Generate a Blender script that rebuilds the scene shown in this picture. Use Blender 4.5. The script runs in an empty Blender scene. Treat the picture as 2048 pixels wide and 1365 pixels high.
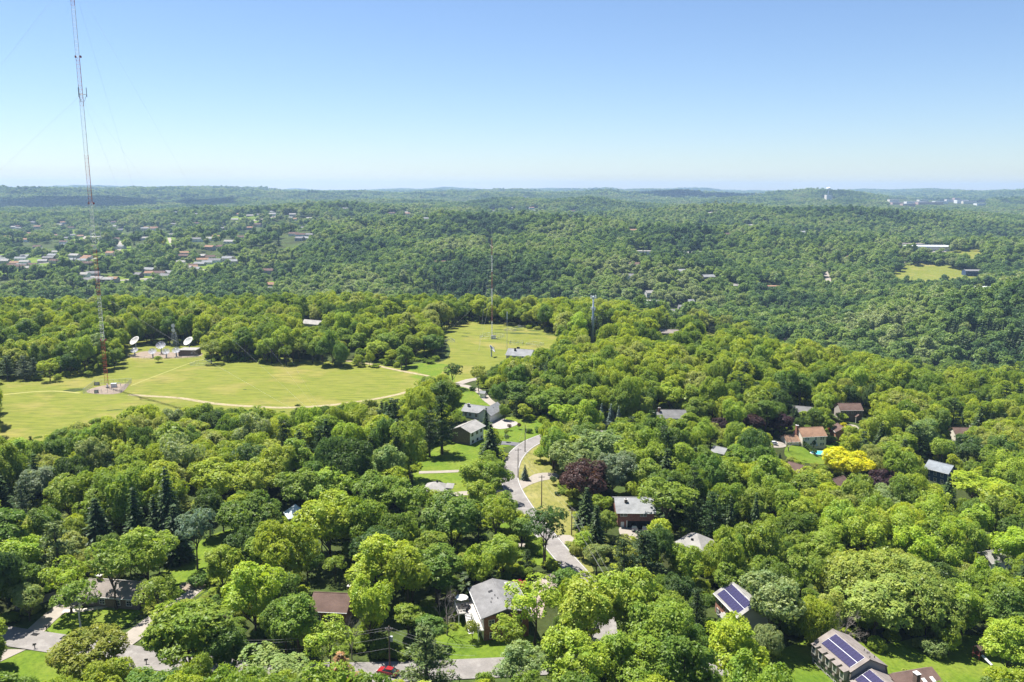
import bpy, bmesh, math, random
import numpy as np
from mathutils import Vector, Matrix
R = math.radians
rng = np.random.default_rng(7)
random.seed(7)
S = bpy.context.scene
COL = S.collection

# ------------------------------------------------------------------ camera
F_PX, PITCH, ROLL, CAM_H = 1650.0, R(10.5), R(0.18), 100.0
cam_d = bpy.data.cameras.new('camera')
cam = bpy.data.objects.new('camera', cam_d)
COL.objects.link(cam)
cam_d.sensor_width = 36.0
cam_d.lens = 36.0 * F_PX / 2048.0
cam_d.clip_start = 1.0
cam_d.clip_end = 60000.0
cam.matrix_world = Matrix.Translation((0, 0, CAM_H)) @ Matrix.Rotation(R(90) - PITCH, 4, 'X') @ Matrix.Rotation(ROLL, 4, 'Z')
S.camera = cam

# ------------------------------------------------------------------ world, sun, exposure
SUN_EL, SUN_AZ = R(66), math.atan2(-0.80, 0.60)      # azimuth from +Y, clockwise to +X
world = bpy.data.worlds.new("World")
S.world = world
world.use_nodes = True
wn = world.node_tree.nodes
wl = world.node_tree.links
for n in list(wn):
    wn.remove(n)
w_out = wn.new('ShaderNodeOutputWorld')
w_bg = wn.new('ShaderNodeBackground')
sky = wn.new('ShaderNodeTexSky')
sky.sky_type = 'NISHITA'
sky.sun_disc = False
sky.sun_elevation = SUN_EL
sky.sun_rotation = SUN_AZ
sky.altitude = 300
sky.air_density = 1.0
sky.dust_density = 0.25
sky.ozone_density = 3.0
w_bg.inputs['Strength'].default_value = 0.052
w_tint = wn.new('ShaderNodeMix')
w_tint.data_type = 'RGBA'
w_tint.blend_type = 'MULTIPLY'
w_tint.inputs[0].default_value = 1.0
w_tint.inputs[7].default_value = (0.90, 0.955, 1.07, 1)
wl.new(sky.outputs[0], w_tint.inputs[6])
wl.new(w_tint.outputs[2], w_bg.inputs[0])
wl.new(w_bg.outputs[0], w_out.inputs[0])
sun_d = bpy.data.lights.new('sun', 'SUN')
sun_d.energy = 4.5
sun_d.angle = R(0.53)
sun_d.color = (1.0, 0.955, 0.88)
sun = bpy.data.objects.new('sun', sun_d)
COL.objects.link(sun)
SUN_DIR = Vector((math.sin(SUN_AZ) * math.cos(SUN_EL), math.cos(SUN_AZ) * math.cos(SUN_EL), math.sin(SUN_EL)))
sun.rotation_euler = SUN_DIR.to_track_quat('Z', 'Y').to_euler()
S.view_settings.view_transform = 'Standard'
S.view_settings.look = 'None'
S.view_settings.gamma = 1.0
S.view_settings.exposure = 1.42
S.view_settings.use_curve_mapping = False
S.cycles.max_bounces = 8
S.cycles.diffuse_bounces = 4
S.cycles.glossy_bounces = 2
S.cycles.transmission_bounces = 3
S.cycles.transparent_max_bounces = 4
S.cycles.volume_bounces = 0
S.cycles.use_denoising = True
S.cycles.caustics_reflective = False
S.cycles.caustics_refractive = False
HAZE_DENSITY = 6.5e-5
HAZE_COLOR = (0.48, 0.70, 1.0)

# ------------------------------------------------------------------ terrain
def vnoise(x, y, seed=0):
    xi, yi = np.floor(x).astype(np.int64), np.floor(y).astype(np.int64)
    xf, yf = x - xi, y - yi
    def h(a, b):
        v = (a * 374761393 + b * 668265263 + seed * 974711) & 0x7fffffff
        v = ((v ^ (v >> 13)) * 1274126177) & 0x7fffffff
        return ((v ^ (v >> 16)) & 0xffff) / 65535.0
    u, v = xf * xf * (3 - 2 * xf), yf * yf * (3 - 2 * yf)
    a = h(xi, yi) * (1 - u) + h(xi + 1, yi) * u
    b = h(xi, yi + 1) * (1 - u) + h(xi + 1, yi + 1) * u
    return (a * (1 - v) + b * v) * 2 - 1
def fbm(x, y, seed=0, o=4):
    t, a = 0, 1.0
    for k in range(o):
        t = t + a * vnoise(x * 2 ** k, y * 2 ** k, seed + k)
        a *= 0.5
    return t

US = [-0.65, -0.4, -0.2, 0.0, 0.2, 0.4, 0.65]
ROWS = {
    60: [0, 0, 0, 0, 0, 0, 0],
    160: [0, 0, 0, 0, -2, -6, -11],
    300: [0, 0, 0, 0, -6, -15, -25],
    450: [0, 0, 0, 0, -6, -17, -31],
    530: [0, 0, 0, 0, -7, -21, -38],
    600: [-3, -2, -1, 0, -11, -52, -82],
    700: [-16, -12, -9, -12, -25, -76, -74],
    800: [-34, -30, -27, -32, -32, -72, -44],
    900: [-54, -52, -50, -56, -44, -64, -12],
    1060: [-62, -62, -64, -76, -72, -68, -30],
    1240: [-58, -56, -44, -28, -34, -64, -42],
    1500: [-50, -44, -28, -14, -24, -56, -58],
    1950: [-44, -36, -10, 2, -6, -34, -54],
    2400: [-52, -48, -38, -34, -32, -18, -46],
    2900: [-26, -16, 4, 0, 6, 8, -8],
    3500: [-48, -42, -34, -30, -24, -16, -20],
    4200: [-22, -12, 8, 8, 12, 6, 6],
    4750: [-40, -36, -20, -22, -20, -22, -14],
    5450: [38, 34, 18, 6, 2, 4, 8],
    8000: [10, 10, 12, 16, 12, 12, 18],
    14000: [20, 22, 22, 24, 26, 24, 30],
    22000: [-40, -40, -40, -40, -40, -40, -40],
}
cp_, cz_ = [], []
for yy, zs in ROWS.items():
    for u_, z_ in zip(US, zs):
        cp_.append((math.atan(u_) * 3.2, math.log(yy * math.sqrt(1 + u_ * u_)) * 2.2))
        cz_.append(z_)
cp_ = np.array(cp_); cz_ = np.array(cz_, float)
def tps_k(d2):
    return np.where(d2 > 1e-12, 0.5 * d2 * np.log(np.maximum(d2, 1e-12)), 0.0)
n_ = len(cp_)
A_ = np.zeros((n_ + 3, n_ + 3))
A_[:n_, :n_] = tps_k(((cp_[:, None] - cp_[None]) ** 2).sum(-1)) + np.eye(n_) * 0.002
A_[:n_, n_] = 1; A_[:n_, n_ + 1:] = cp_; A_[n_, :n_] = 1; A_[n_ + 1:, :n_] = cp_.T
sol = np.linalg.solve(A_, np.concatenate([cz_, [0, 0, 0]]))
NR, NT = 330, 900
LR0, LR1 = math.log(8.0), math.log(21000.0)
lr = np.linspace(LR0, LR1, NR)
th = np.linspace(-math.pi, math.pi, NT + 1)
LRg, THg = np.meshgrid(lr, th, indexing='ij')
rg = np.exp(LRg)
def raw_height(LRq, THq):
    t = np.clip(THq, -0.64, 0.64) * 3.2
    v = np.clip(LRq, math.log(60), LR1) * 2.2
    out = np.zeros(LRq.size)
    P = np.stack([t.ravel(), v.ravel()], 1)
    for i in range(0, len(P), 40000):
        q = P[i:i + 40000]
        out[i:i + 40000] = tps_k(((q[:, None] - cp_[None]) ** 2).sum(-1)) @ sol[:n_] + sol[n_] + q @ sol[n_ + 1:]
    return out.reshape(LRq.shape)
front = np.abs(th) < 0.66
Z = np.zeros_like(LRg)
Z[:, front] = raw_height(LRg[:, front], THg[:, front])
i0, i1 = np.where(front)[0][[0, -1]]
Z[:, :i0] = Z[:, i0:i0 + 1]; Z[:, i1 + 1:] = Z[:, i1:i1 + 1]
back = np.clip((np.abs(THg) - 0.7) / 2.2, 0, 1)
Z = Z * (1 - back) + 0 * back
Xg, Yg = rg * np.sin(THg), rg * np.cos(THg)
def sst(a, b, x):
    t = np.clip((x - a) / (b - a), 0, 1)
    return t * t * (3 - 2 * t)
Z += 34 * sst(1100, 2000, rg) * fbm(Xg / 700, Yg / 430, 3, 3)
Z += 34 * sst(2000, 3600, rg) * fbm(Xg / 1700, Yg / 700, 11, 3)
Z += 26 * sst(9000, 14000, rg) * fbm(Xg / 3200, Yg / 2600, 17, 3) * (1 - sst(15000, 18000, rg))
Z += 0.35 * fbm(Xg / 45, Yg / 45, 5, 2) * (1 - sst(700, 900, rg))

def ground(x, y):
    x = np.asarray(x, float); y = np.asarray(y, float)
    r = np.maximum(np.hypot(x, y), 8.01)
    a = (np.log(r) - LR0) / (LR1 - LR0) * (NR - 1)
    b = (np.arctan2(x, y) + math.pi) / (2 * math.pi) * NT
    a = np.clip(a, 0, NR - 1.001); b = np.clip(b, 0, NT - 0.001)
    i, j = a.astype(int), b.astype(int)
    fa, fb = a - i, b - j
    return (Z[i, j] * (1 - fa) + Z[i + 1, j] * fa) * (1 - fb) + (Z[i, j + 1] * (1 - fa) + Z[i + 1, j + 1] * fa) * fb
def gz(x, y):
    return float(ground(x, y))

_cp, _sp, _cr, _sr = math.cos(PITCH), math.sin(PITCH), math.cos(ROLL), math.sin(ROLL)
def rays(px, py):
    a = (np.asarray(px, float) - 1024) / F_PX
    b = (682.5 - np.asarray(py, float)) / F_PX
    a, b = a * _cr - b * _sr, a * _sr + b * _cr
    return a, _cp + b * _sp, -_sp + b * _cp
TS = np.exp(np.linspace(math.log(60), math.log(16000), 700))
def Wv(px, py, h=0.0):
    """where the sight line of a point of the photograph meets the ground (raised by h)"""
    px = np.atleast_1d(np.asarray(px, float)); py = np.atleast_1d(np.asarray(py, float))
    out = np.zeros((len(px), 3))
    for k in range(0, len(px), 400):
        dx, dy, dz = rays(px[k:k + 400], py[k:k + 400])
        X, Y, ZZ = dx[:, None] * TS, dy[:, None] * TS, dz[:, None] * TS + CAM_H
        below = (ZZ - ground(X, Y) - h) < 0
        below[:, -1] = True
        i = np.maximum(below.argmax(1), 1)
        lo, hi = TS[i - 1], TS[i]
        for _ in range(14):
            m = (lo + hi) / 2
            bz = (dz * m + CAM_H - ground(dx * m, dy * m) - h) < 0
            hi = np.where(bz, m, hi); lo = np.where(bz, lo, m)
        out[k:k + 400, 0] = dx * hi; out[k:k + 400, 1] = dy * hi
        out[k:k + 400, 2] = ground(dx * hi, dy * hi)
    return out
def W(px, py, h=0.0):
    w = Wv([px], [py], h)[0]
    return Vector((float(w[0]), float(w[1]), float(w[2])))
def proj(x, y, z):
    x, y, z = np.asarray(x, float), np.asarray(y, float), np.asarray(z, float) - CAM_H
    zc = np.maximum(y * _cp - z * _sp, 1e-3); yc = y * _sp + z * _cp
    a, b = x / zc, yc / zc
    a, b = a * _cr + b * _sr, -a * _sr + b * _cr
    return 1024 + F_PX * a, 682.5 - F_PX * b, zc

# ------------------------------------------------------------------ materials
def new_mat(name):
    m = bpy.data.materials.new(name)
    m.use_nodes = True
    nt = m.node_tree
    for n in list(nt.nodes):
        nt.nodes.remove(n)
    o = nt.nodes.new('ShaderNodeOutputMaterial')
    return m, nt, o
def N(nt, t, **kw):
    n = nt.nodes.new(t)
    for k, v in kw.items():
        setattr(n, k, v)
    return n
def noise(nt, scale, detail=3, rough=0.55, coords='Object', stretch=None):
    tc = N(nt, 'ShaderNodeTexCoord')
    tx = N(nt, 'ShaderNodeTexNoise')
    tx.inputs['Scale'].default_value = scale
    tx.inputs['Detail'].default_value = detail
    tx.inputs['Roughness'].default_value = rough
    if stretch:
        mp = N(nt, 'ShaderNodeMapping')
        mp.inputs['Scale'].default_value = stretch
        nt.links.new(tc.outputs[coords], mp.inputs[0]); nt.links.new(mp.outputs[0], tx.inputs[0])
    else:
        nt.links.new(tc.outputs[coords], tx.inputs[0])
    return tx
def ramp(nt, src, stops):
    r = N(nt, 'ShaderNodeValToRGB')
    e = r.color_ramp.elements
    while len(e) < len(stops):
        e.new(0.5)
    for k, (p, c) in enumerate(stops):
        e[k].position = p; e[k].color = (*c, 1)
    nt.links.new(src, r.inputs[0])
    return r
def mixc(nt, fac, a, b, mode='MIX'):
    m = N(nt, 'ShaderNodeMix', data_type='RGBA', blend_type=mode)
    for s, v in ((m.inputs[0], fac), (m.inputs[6], a), (m.inputs[7], b)):
        if isinstance(v, (int, float)):
            s.default_value = v
        elif isinstance(v, tuple):
            s.default_value = (*v, 1)
        else:
            nt.links.new(v, s)
    return m.outputs[2]
MATS = {}
def surf(name, col, rough=0.7, var=0.25, scale=0.8, fine=6.0, bump=0.0, metal=0.0, spec=0.3, stretch=None, dirt=None):
    """painted / built surface: base colour with broad and fine variation"""
    if name in MATS:
        return MATS[name]
    m, nt, o = new_mat(name)
    b = N(nt, 'ShaderNodeBsdfPrincipled')
    n1 = noise(nt, scale, 4, 0.6, stretch=stretch)
    n2 = noise(nt, fine, 2, 0.6, stretch=stretch)
    lo = tuple(c * (1 - var) for c in col); hi = tuple(min(1, c * (1 + var)) for c in col)
    c1 = ramp(nt, n1.outputs[0], [(0.3, lo), (0.7, hi)])
    c2 = ramp(nt, n2.outputs[0], [(0.3, (1 - var * .7,) * 3), (0.7, (1 + var * .4,) * 3)])
    c = mixc(nt, 1.0, c1.outputs[0], c2.outputs[0], 'MULTIPLY')
    if dirt:
        n3 = noise(nt, scale * 2.3, 5, 0.7)
        d = ramp(nt, n3.outputs[0], [(0.52, (0, 0, 0)), (0.66, (1, 1, 1))])
        c = mixc(nt, d.outputs[0], c, dirt)
    nt.links.new(c, b.inputs['Base Color'])
    b.inputs['Roughness'].default_value = rough
    b.inputs['Metallic'].default_value = metal
    b.inputs['Specular IOR Level'].default_value = spec
    if bump:
        bp = N(nt, 'ShaderNodeBump'); bp.inputs['Strength'].default_value = bump; bp.inputs['Distance'].default_value = 0.1
        nt.links.new(n2.outputs[0], bp.inputs['Height']); nt.links.new(bp.outputs[0], b.inputs['Normal'])
    nt.links.new(b.outputs[0], o.inputs[0])
    MATS[name] = m
    return m
def brick_mat(name, c1, c2, mortar=(0.35, 0.32, 0.29), scale=1.0):
    if name in MATS:
        return MATS[name]
    m, nt, o = new_mat(name)
    b = N(nt, 'ShaderNodeBsdfPrincipled')
    tc = N(nt, 'ShaderNodeTexCoord'); mp = N(nt, 'ShaderNodeMapping')
    sx = N(nt, 'ShaderNodeSeparateXYZ'); cx = N(nt, 'ShaderNodeCombineXYZ'); ad = N(nt, 'ShaderNodeMath', operation='ADD')
    nt.links.new(tc.outputs['Object'], sx.inputs[0])
    nt.links.new(sx.outputs[0], ad.inputs[0]); nt.links.new(sx.outputs[1], ad.inputs[1])
    nt.links.new(ad.outputs[0], cx.inputs[0]); nt.links.new(sx.outputs[2], cx.inputs[1])
    br = N(nt, 'ShaderNodeTexBrick')
    nt.links.new(cx.outputs[0], br.inputs[0])
    br.inputs['Color1'].default_value = (*c1, 1); br.inputs['Color2'].default_value = (*c2, 1); br.inputs['Mortar'].default_value = (*mortar, 1)
    br.inputs['Scale'].default_value = 4.5 * scale; br.inputs['Mortar Size'].default_value = 0.012
    n1 = noise(nt, 1.2, 4)
    k = ramp(nt, n1.outputs[0], [(0.3, (.75, .75, .75)), (0.7, (1.15, 1.1, 1.1))])
    nt.links.new(mixc(nt, 1.0, br.outputs[0], k.outputs[0], 'MULTIPLY'), b.inputs['Base Color'])
    b.inputs['Roughness'].default_value = 0.85
    nt.links.new(b.outputs[0], o.inputs[0])
    MATS[name] = m
    return m
def grass_mat(name, stops, scale, fine, streak=None, bump=0.5):
    m, nt, o = new_mat(name)
    b = N(nt, 'ShaderNodeBsdfPrincipled')
    n1 = noise(nt, scale, 6, 0.62)
    n2 = noise(nt, fine, 4, 0.7, stretch=streak)
    c1 = ramp(nt, n1.outputs[0], stops)
    c2 = ramp(nt, n2.outputs[0], [(0.28, (0.6, 0.66, 0.6)), (0.5, (1, 1, 1)), (0.75, (1.28, 1.22, 1.15))])
    c = mixc(nt, 1.0, c1.outputs[0], c2.outputs[0], 'MULTIPLY')
    nt.links.new(c, b.inputs['Base Color'])
    b.inputs['Roughness'].default_value = 0.9
    b.inputs['Specular IOR Level'].default_value = 0.1
    bp = N(nt, 'ShaderNodeBump'); bp.inputs['Strength'].default_value = bump; bp.inputs['Distance'].default_value = 0.6
    nt.links.new(n2.outputs[0], bp.inputs['Height']); nt.links.new(bp.outputs[0], b.inputs['Normal'])
    nt.links.new(b.outputs[0], o.inputs[0])
    return m
M_FLOOR = grass_mat('forest_floor', [(0.3, (0.030, 0.034, 0.012)), (0.5, (0.045, 0.062, 0.016)), (0.62, (0.055, 0.085, 0.018)), (0.75, (0.06, 0.05, 0.028))], 0.03, 0.6)
M_MEADOW = grass_mat('meadow_grass', [(0.22, (0.105, 0.140, 0.020)), (0.38, (0.155, 0.165, 0.030)), (0.5, (0.135, 0.155, 0.023)), (0.62, (0.185, 0.175, 0.042)), (0.78, (0.215, 0.185, 0.065))], 0.030, 0.30, (0.3, 1.5, 1.0), 0.6)
M_LAWN = grass_mat('lawn_grass', [(0.3, (0.073, 0.129, 0.012)), (0.5, (0.103, 0.155, 0.015)), (0.72, (0.142, 0.172, 0.026))], 0.07, 0.9, None, 0.4)
M_DRY = grass_mat('dry_verge_grass', [(0.3, (0.129, 0.142, 0.030)), (0.5, (0.176, 0.172, 0.047)), (0.72, (0.232, 0.211, 0.082))], 0.06, 0.8, (1.0, .5, 1.0), 0.35)
M_ASPH = surf('old_asphalt', (0.200, 0.185, 0.174), 0.9, 0.17, 0.16, 3.0, 0.1, spec=.15, dirt=(0.244, 0.230, 0.214))
M_ASPH_DK = surf('dark_asphalt', (0.129, 0.129, 0.138), 0.9, 0.12, 0.2, 3.0, spec=.15)
M_CONC = surf('pale_concrete', (0.269, 0.240, 0.205), 0.9, 0.10, 0.3, 2.0, spec=.15)
M_DIRT = surf('track_dirt', (0.289, 0.241, 0.151), 0.95, 0.18, 0.3, 1.5, spec=.1, dirt=(0.165, 0.165, 0.042))
M_GRAVEL = surf('pink_gravel', (0.225, 0.180, 0.140), 0.95, 0.2, 0.4, 2.5, spec=.1)
M_PAINT = surf('road_paint', (0.55, 0.55, 0.53), 0.7, 0.12, 0.4, 4)
M_BARK = surf('bark', (0.10, 0.078, 0.058), 0.95, 0.35, 1.5, 5, spec=.1)
M_BARKG = surf('grey_bark', (0.24, 0.21, 0.185), 0.95, 0.3, 1.5, 5, spec=.1)
M_BIRCH = surf('white_bark', (0.6, 0.57, 0.52), 0.9, 0.3, 3, 8, spec=.1)

def leaf_mat(name, fixed=None, trans=0.9, stops=None):
    m, nt, o = new_mat(name)
    oi = N(nt, 'ShaderNodeObjectInfo')
    at = N(nt, 'ShaderNodeAttribute', attribute_name='rnd')
    if fixed is None:
        n1 = N(nt, 'ShaderNodeTexNoise'); n1.inputs['Scale'].default_value = 0.0045 if stops else 0.0125; n1.inputs['Detail'].default_value = 3
        nt.links.new(oi.outputs['Location'], n1.inputs[0])
        a = N(nt, 'ShaderNodeMath', operation='MULTIPLY_ADD'); a.inputs[1].default_value = 2.3 if stops else 1.9; a.inputs[2].default_value = -0.86 if stops else -0.66
        nt.links.new(n1.outputs[0], a.inputs[0])
        bb = N(nt, 'ShaderNodeMath', operation='MULTIPLY_ADD'); bb.inputs[1].default_value = 0.62
        nt.links.new(oi.outputs['Random'], bb.inputs[0]); nt.links.new(a.outputs[0], bb.inputs[2])
        cr = ramp(nt, bb.outputs[0], stops or [(0.0, (0.044, 0.075, 0.016)), (0.25, (0.075, 0.119, 0.017)), (0.50, (0.122, 0.167, 0.016)), (0.78, (0.186, 0.220, 0.017)), (0.96, (0.167, 0.187, 0.046))])
        base = mixc(nt, oi.outputs['Alpha'], cr.outputs[0], oi.outputs['Color'])
    else:
        base = mixc(nt, oi.outputs['Random'], tuple(c * .88 for c in fixed), tuple(c * 1.12 for c in fixed))
    k = ramp(nt, at.outputs['Fac'], [(0.0, (0.62, 0.68, 0.75)), (0.5, (1, 1, 1)), (1.0, (1.32, 1.24, 1.05))])
    n2 = noise(nt, 0.55, 3, 0.6)
    k2 = ramp(nt, n2.outputs[0], [(0.32, (0.78, 0.92, 0.95)), (0.5, (1, 1, 1)), (0.68, (1.13, 1.06, 0.95))])
    base = mixc(nt, 1.0, base, k2.outputs[0], 'MULTIPLY')
    c = mixc(nt, 1.0, base, k.outputs[0], 'MULTIPLY')
    d = N(nt, 'ShaderNodeBsdfDiffuse'); t = N(nt, 'ShaderNodeBsdfTranslucent'); g = N(nt, 'ShaderNodeBsdfGlossy')
    g.inputs['Roughness'].default_value = 0.45; g.inputs['Color'].default_value = (1, 1, 1, 1)
    tcol = mixc(nt, 1.0, c, (1.25 * trans, 1.2 * trans, 0.6 * trans), 'MULTIPLY')
    nt.links.new(c, d.inputs['Color']); nt.links.new(tcol, t.inputs['Color'])
    m1 = N(nt, 'ShaderNodeAddShader')
    nt.links.new(d.outputs[0], m1.inputs[0]); nt.links.new(t.outputs[0], m1.inputs[1])
    m2 = N(nt, 'ShaderNodeMixShader'); m2.inputs[0].default_value = 0.012
    nt.links.new(m1.outputs[0], m2.inputs[1]); nt.links.new(g.outputs[0], m2.inputs[2])
    nt.links.new(m2.outputs[0], o.inputs[0])
    return m
M_LEAF = leaf_mat('leaves')
M_LEAF_FAR = leaf_mat('leaves_far_haze_toned', None, 0.75, [(0.0, (0.030, 0.062, 0.026)), (0.26, (0.054, 0.098, 0.032)), (0.52, (0.092, 0.144, 0.036)), (0.78, (0.142, 0.194, 0.044)), (0.97, (0.160, 0.192, 0.080))])  # distant-air tone put into the leaf colour: darker and cooler than near leaves
M_NEEDLE = leaf_mat('needles', None, 0.25)
M_NEEDLE_F = leaf_mat('needles_far', (0.044, 0.072, 0.025), 0.25)

# ------------------------------------------------------------------ object helpers
def obj(name, me, parent=None, loc=None, rotz=None):
    o = bpy.data.objects.new(name, me)
    COL.objects.link(o)
    if parent is not None:
        o.parent = parent
    if loc is not None:
        o.location = loc
    if rotz is not None:
        o.rotation_euler = (0, 0, rotz)
    return o
def tag(o, label=None, cat=None, group=None, kind=None):
    for k, v in (('label', label), ('category', cat), ('group', group), ('kind', kind)):
        if v:
            o[k] = v
    return o
def thing(name, label, cat, loc=(0, 0, 0), rotz=0, group=None):
    return tag(obj(name, None, None, loc, rotz), label, cat, group)

class MB:
    """collects shapes into one mesh"""
    def __init__(s):
        s.v, s.f = [], []
    def add(s, vs, fs):
        n = len(s.v)
        s.v += [tuple(p) for p in vs]
        s.f += [tuple(i + n for i in f) for f in fs]
        return s
    def box(s, x0, x1, y0, y1, z0, z1):
        return s.add([(x0, y0, z0), (x1, y0, z0), (x1, y1, z0), (x0, y1, z0), (x0, y0, z1), (x1, y0, z1), (x1, y1, z1), (x0, y1, z1)],
                     [(3, 2, 1, 0), (4, 5, 6, 7), (0, 1, 5, 4), (1, 2, 6, 5), (2, 3, 7, 6), (3, 0, 4, 7)])
    def tube(s, pts, rads, n=6, cap=True):
        pts = [Vector(p) for p in pts]
        if not hasattr(rads, '__len__'):
            rads = [rads] * len(pts)
        rings = []
        for i, p in enumerate(pts):
            d = (pts[min(i + 1, len(pts) - 1)] - pts[max(i - 1, 0)])
            d = d.normalized() if d.length > 1e-9 else Vector((0, 0, 1))
            a = d.cross(Vector((0, 0, 1)) if abs(d.z) < 0.95 else Vector((1, 0, 0))).normalized()
            b = d.cross(a)
            rings.append([p + (a * math.cos(2 * math.pi * k / n) + b * math.sin(2 * math.pi * k / n)) * rads[i] for k in range(n)])
        vs = [v for r in rings for v in r]
        fs = []
        for i in range(len(pts) - 1):
            for k in range(n):
                fs.append((i * n + k, i * n + (k + 1) % n, (i + 1) * n + (k + 1) % n, (i + 1) * n + k))
        if cap:
            fs.append(tuple(range(n - 1, -1, -1))); fs.append(tuple((len(pts) - 1) * n + k for k in range(n)))
        return s.add(vs, fs)
    def slab(s, a, b, c, d, t):
        """four corners of the upper face (counter clockwise from above) and a thickness downwards"""
        a, b, c, d = map(Vector, (a, b, c, d))
        n = (b - a).cross(d - a).normalized() * t
        return s.add([a, b, c, d, a - n, b - n, c - n, d - n], [(0, 1, 2, 3), (7, 6, 5, 4), (0, 4, 5, 1), (1, 5, 6, 2), (2, 6, 7, 3), (3, 7, 4, 0)])
    def prism(s, prof, x0, x1):
        """profile in y,z (counter clockwise seen from +x) extruded along x"""
        n = len(prof)
        vs = [(x0, y, z) for y, z in prof] + [(x1, y, z) for y, z in prof]
        fs = [tuple(range(n - 1, -1, -1)), tuple(range(n, 2 * n))] + [(k, (k + 1) % n, n + (k + 1) % n, n + k) for k in range(n)]
        return s.add(vs, fs)
    def ball(s, c, r, seg=8, rings=5, sz=1.0):
        vs = []; fs = []
        for i in range(rings + 1):
            t = math.pi * i / rings
            for k in range(seg):
                p = 2 * math.pi * k / seg
                vs.append((c[0] + r * math.sin(t) * math.cos(p), c[1] + r * math.sin(t) * math.sin(p), c[2] + r * sz * math.cos(t)))
        for i in range(rings):
            for k in range(seg):
                fs.append((i * seg + k, (i + 1) * seg + k, (i + 1) * seg + (k + 1) % seg, i * seg + (k + 1) % seg))
        return s.add(vs, fs)
    def mesh(s, name, m, smooth=False):
        me = bpy.data.meshes.new(name)
        me.from_pydata(s.v, [], s.f)
        if m:
            me.materials.append(m)
        if smooth:
            me.polygons.foreach_set('use_smooth', [True] * len(me.polygons))
        me.update()
        return me
    def build(s, name, m, parent=None, loc=None, rotz=None, smooth=False):
        return obj(name, s.mesh(name, m, smooth), parent, loc, rotz)

def quads_mesh(name, V, mats, rnd=None, matidx=None, Fs=None):
    """V (n,4,3) loose quads into a mesh, with a value per face"""
    me = bpy.data.meshes.new(name)
    n = len(V)
    me.vertices.add(n * 4); me.vertices.foreach_set('co', V.reshape(-1).astype(np.float32))
    me.loops.add(n * 4); me.loops.foreach_set('vertex_index', np.arange(n * 4, dtype=np.int32))
    me.polygons.add(n); me.polygons.foreach_set('loop_start', np.arange(0, n * 4, 4, dtype=np.int32))
    me.polygons.foreach_set('loop_total', np.full(n, 4, np.int32))
    for m in mats:
        me.materials.append(m)
    if matidx is not None:
        me.polygons.foreach_set('material_index', matidx.astype(np.int32))
    if rnd is not None:
        a = me.attributes.new('rnd', 'FLOAT', 'FACE'); a.data.foreach_set('value', rnd.astype(np.float32))
    me.update(calc_edges=True)
    return me

# ------------------------------------------------------------------ ground sheets
gv = np.stack([Xg[:, :-1], Yg[:, :-1], Z[:, :-1]], -1).reshape(-1, 3)
idx = np.arange(NR * NT).reshape(NR, NT)
q = np.stack([idx[:-1], np.roll(idx, -1, 1)[:-1], np.roll(idx, -1, 1)[1:], idx[1:]], -1).reshape(-1, 4)
me = bpy.data.meshes.new('ground')
me.vertices.add(len(gv) + 1)
allv = np.concatenate([gv, [[0, 0, 0]]])
me.vertices.foreach_set('co', allv.reshape(-1).astype(np.float32))
tri = np.stack([np.roll(idx[0], -1), idx[0], np.full(NT, NR * NT)], -1)
me.loops.add(len(q) * 4 + NT * 3)
me.loops.foreach_set('vertex_index', np.concatenate([q[:, ::-1].reshape(-1), tri.reshape(-1)]).astype(np.int32))
me.polygons.add(len(q) + NT)
me.polygons.foreach_set('loop_start', np.concatenate([np.arange(len(q)) * 4, len(q) * 4 + np.arange(NT) * 3]).astype(np.int32))
me.polygons.foreach_set('loop_total', np.concatenate([np.full(len(q), 4), np.full(NT, 3)]).astype(np.int32))
me.materials.append(M_FLOOR)
me.update(calc_edges=True)
me.polygons.foreach_set('use_smooth', [True] * len(me.polygons))
tag(obj('ground', me), kind='structure')

def smooth_line(pts, closed=False, step=4.0):
    """Catmull-Rom through ground points"""
    P = [Vector((p[0], p[1])) for p in pts]
    out = []
    n = len(P)
    for i in range(n if closed else n - 1):
        p0, p1, p2, p3 = (P[(i - 1) % n], P[i], P[(i + 1) % n], P[(i + 2) % n]) if closed else (P[max(i - 1, 0)], P[i], P[i + 1], P[min(i + 2, n - 1)])
        k = max(1, int((p2 - p1).length / step))
        for j in range(k):
            t = j / k
            out.append(0.5 * ((2 * p1) + (p2 - p0) * t + (2 * p0 - 5 * p1 + 4 * p2 - p3) * t * t + (3 * p1 - p0 - 3 * p2 + p3) * t ** 3))
    if not closed:
        out.append(P[-1])
    return out
def patch(name, px, m, lift=0.06, cell=8.0, smooth=True, world=None):
    """a draped ground sheet with the outline given by points of the photograph"""
    w = [tuple(p[:2]) for p in Wv([p[0] for p in px], [p[1] for p in px])] if world is None else world
    line = smooth_line(w, True, cell * .5) if smooth else [Vector(p) for p in w]
    bm = bmesh.new()
    bm.faces.new([bm.verts.new((p.x, p.y, 0)) for p in line])
    xs = [p.x for p in line]; ys = [p.y for p in line]
    for ax, lo, hi in ((0, min(xs), max(xs)), (1, min(ys), max(ys))):
        k = lo + cell
        while k < hi:
            co = [0, 0, 0]; no = [0, 0, 0]; co[ax] = k; no[ax] = 1
            bmesh.ops.bisect_plane(bm, geom=bm.verts[:] + bm.edges[:] + bm.faces[:], plane_co=co, plane_no=no)
            k += cell
    for v in bm.verts:
        v.co.z = gz(v.co.x, v.co.y) + lift
    bm.normal_update()
    if sum(f.normal.z for f in bm.faces) < 0:
        bmesh.ops.reverse_faces(bm, faces=bm.faces[:])
    me = bpy.data.meshes.new(name); bm.to_mesh(me); bm.free()
    me.materials.append(m)
    return tag(obj(name, me), kind='structure')
EXCL_LINES = []
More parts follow.
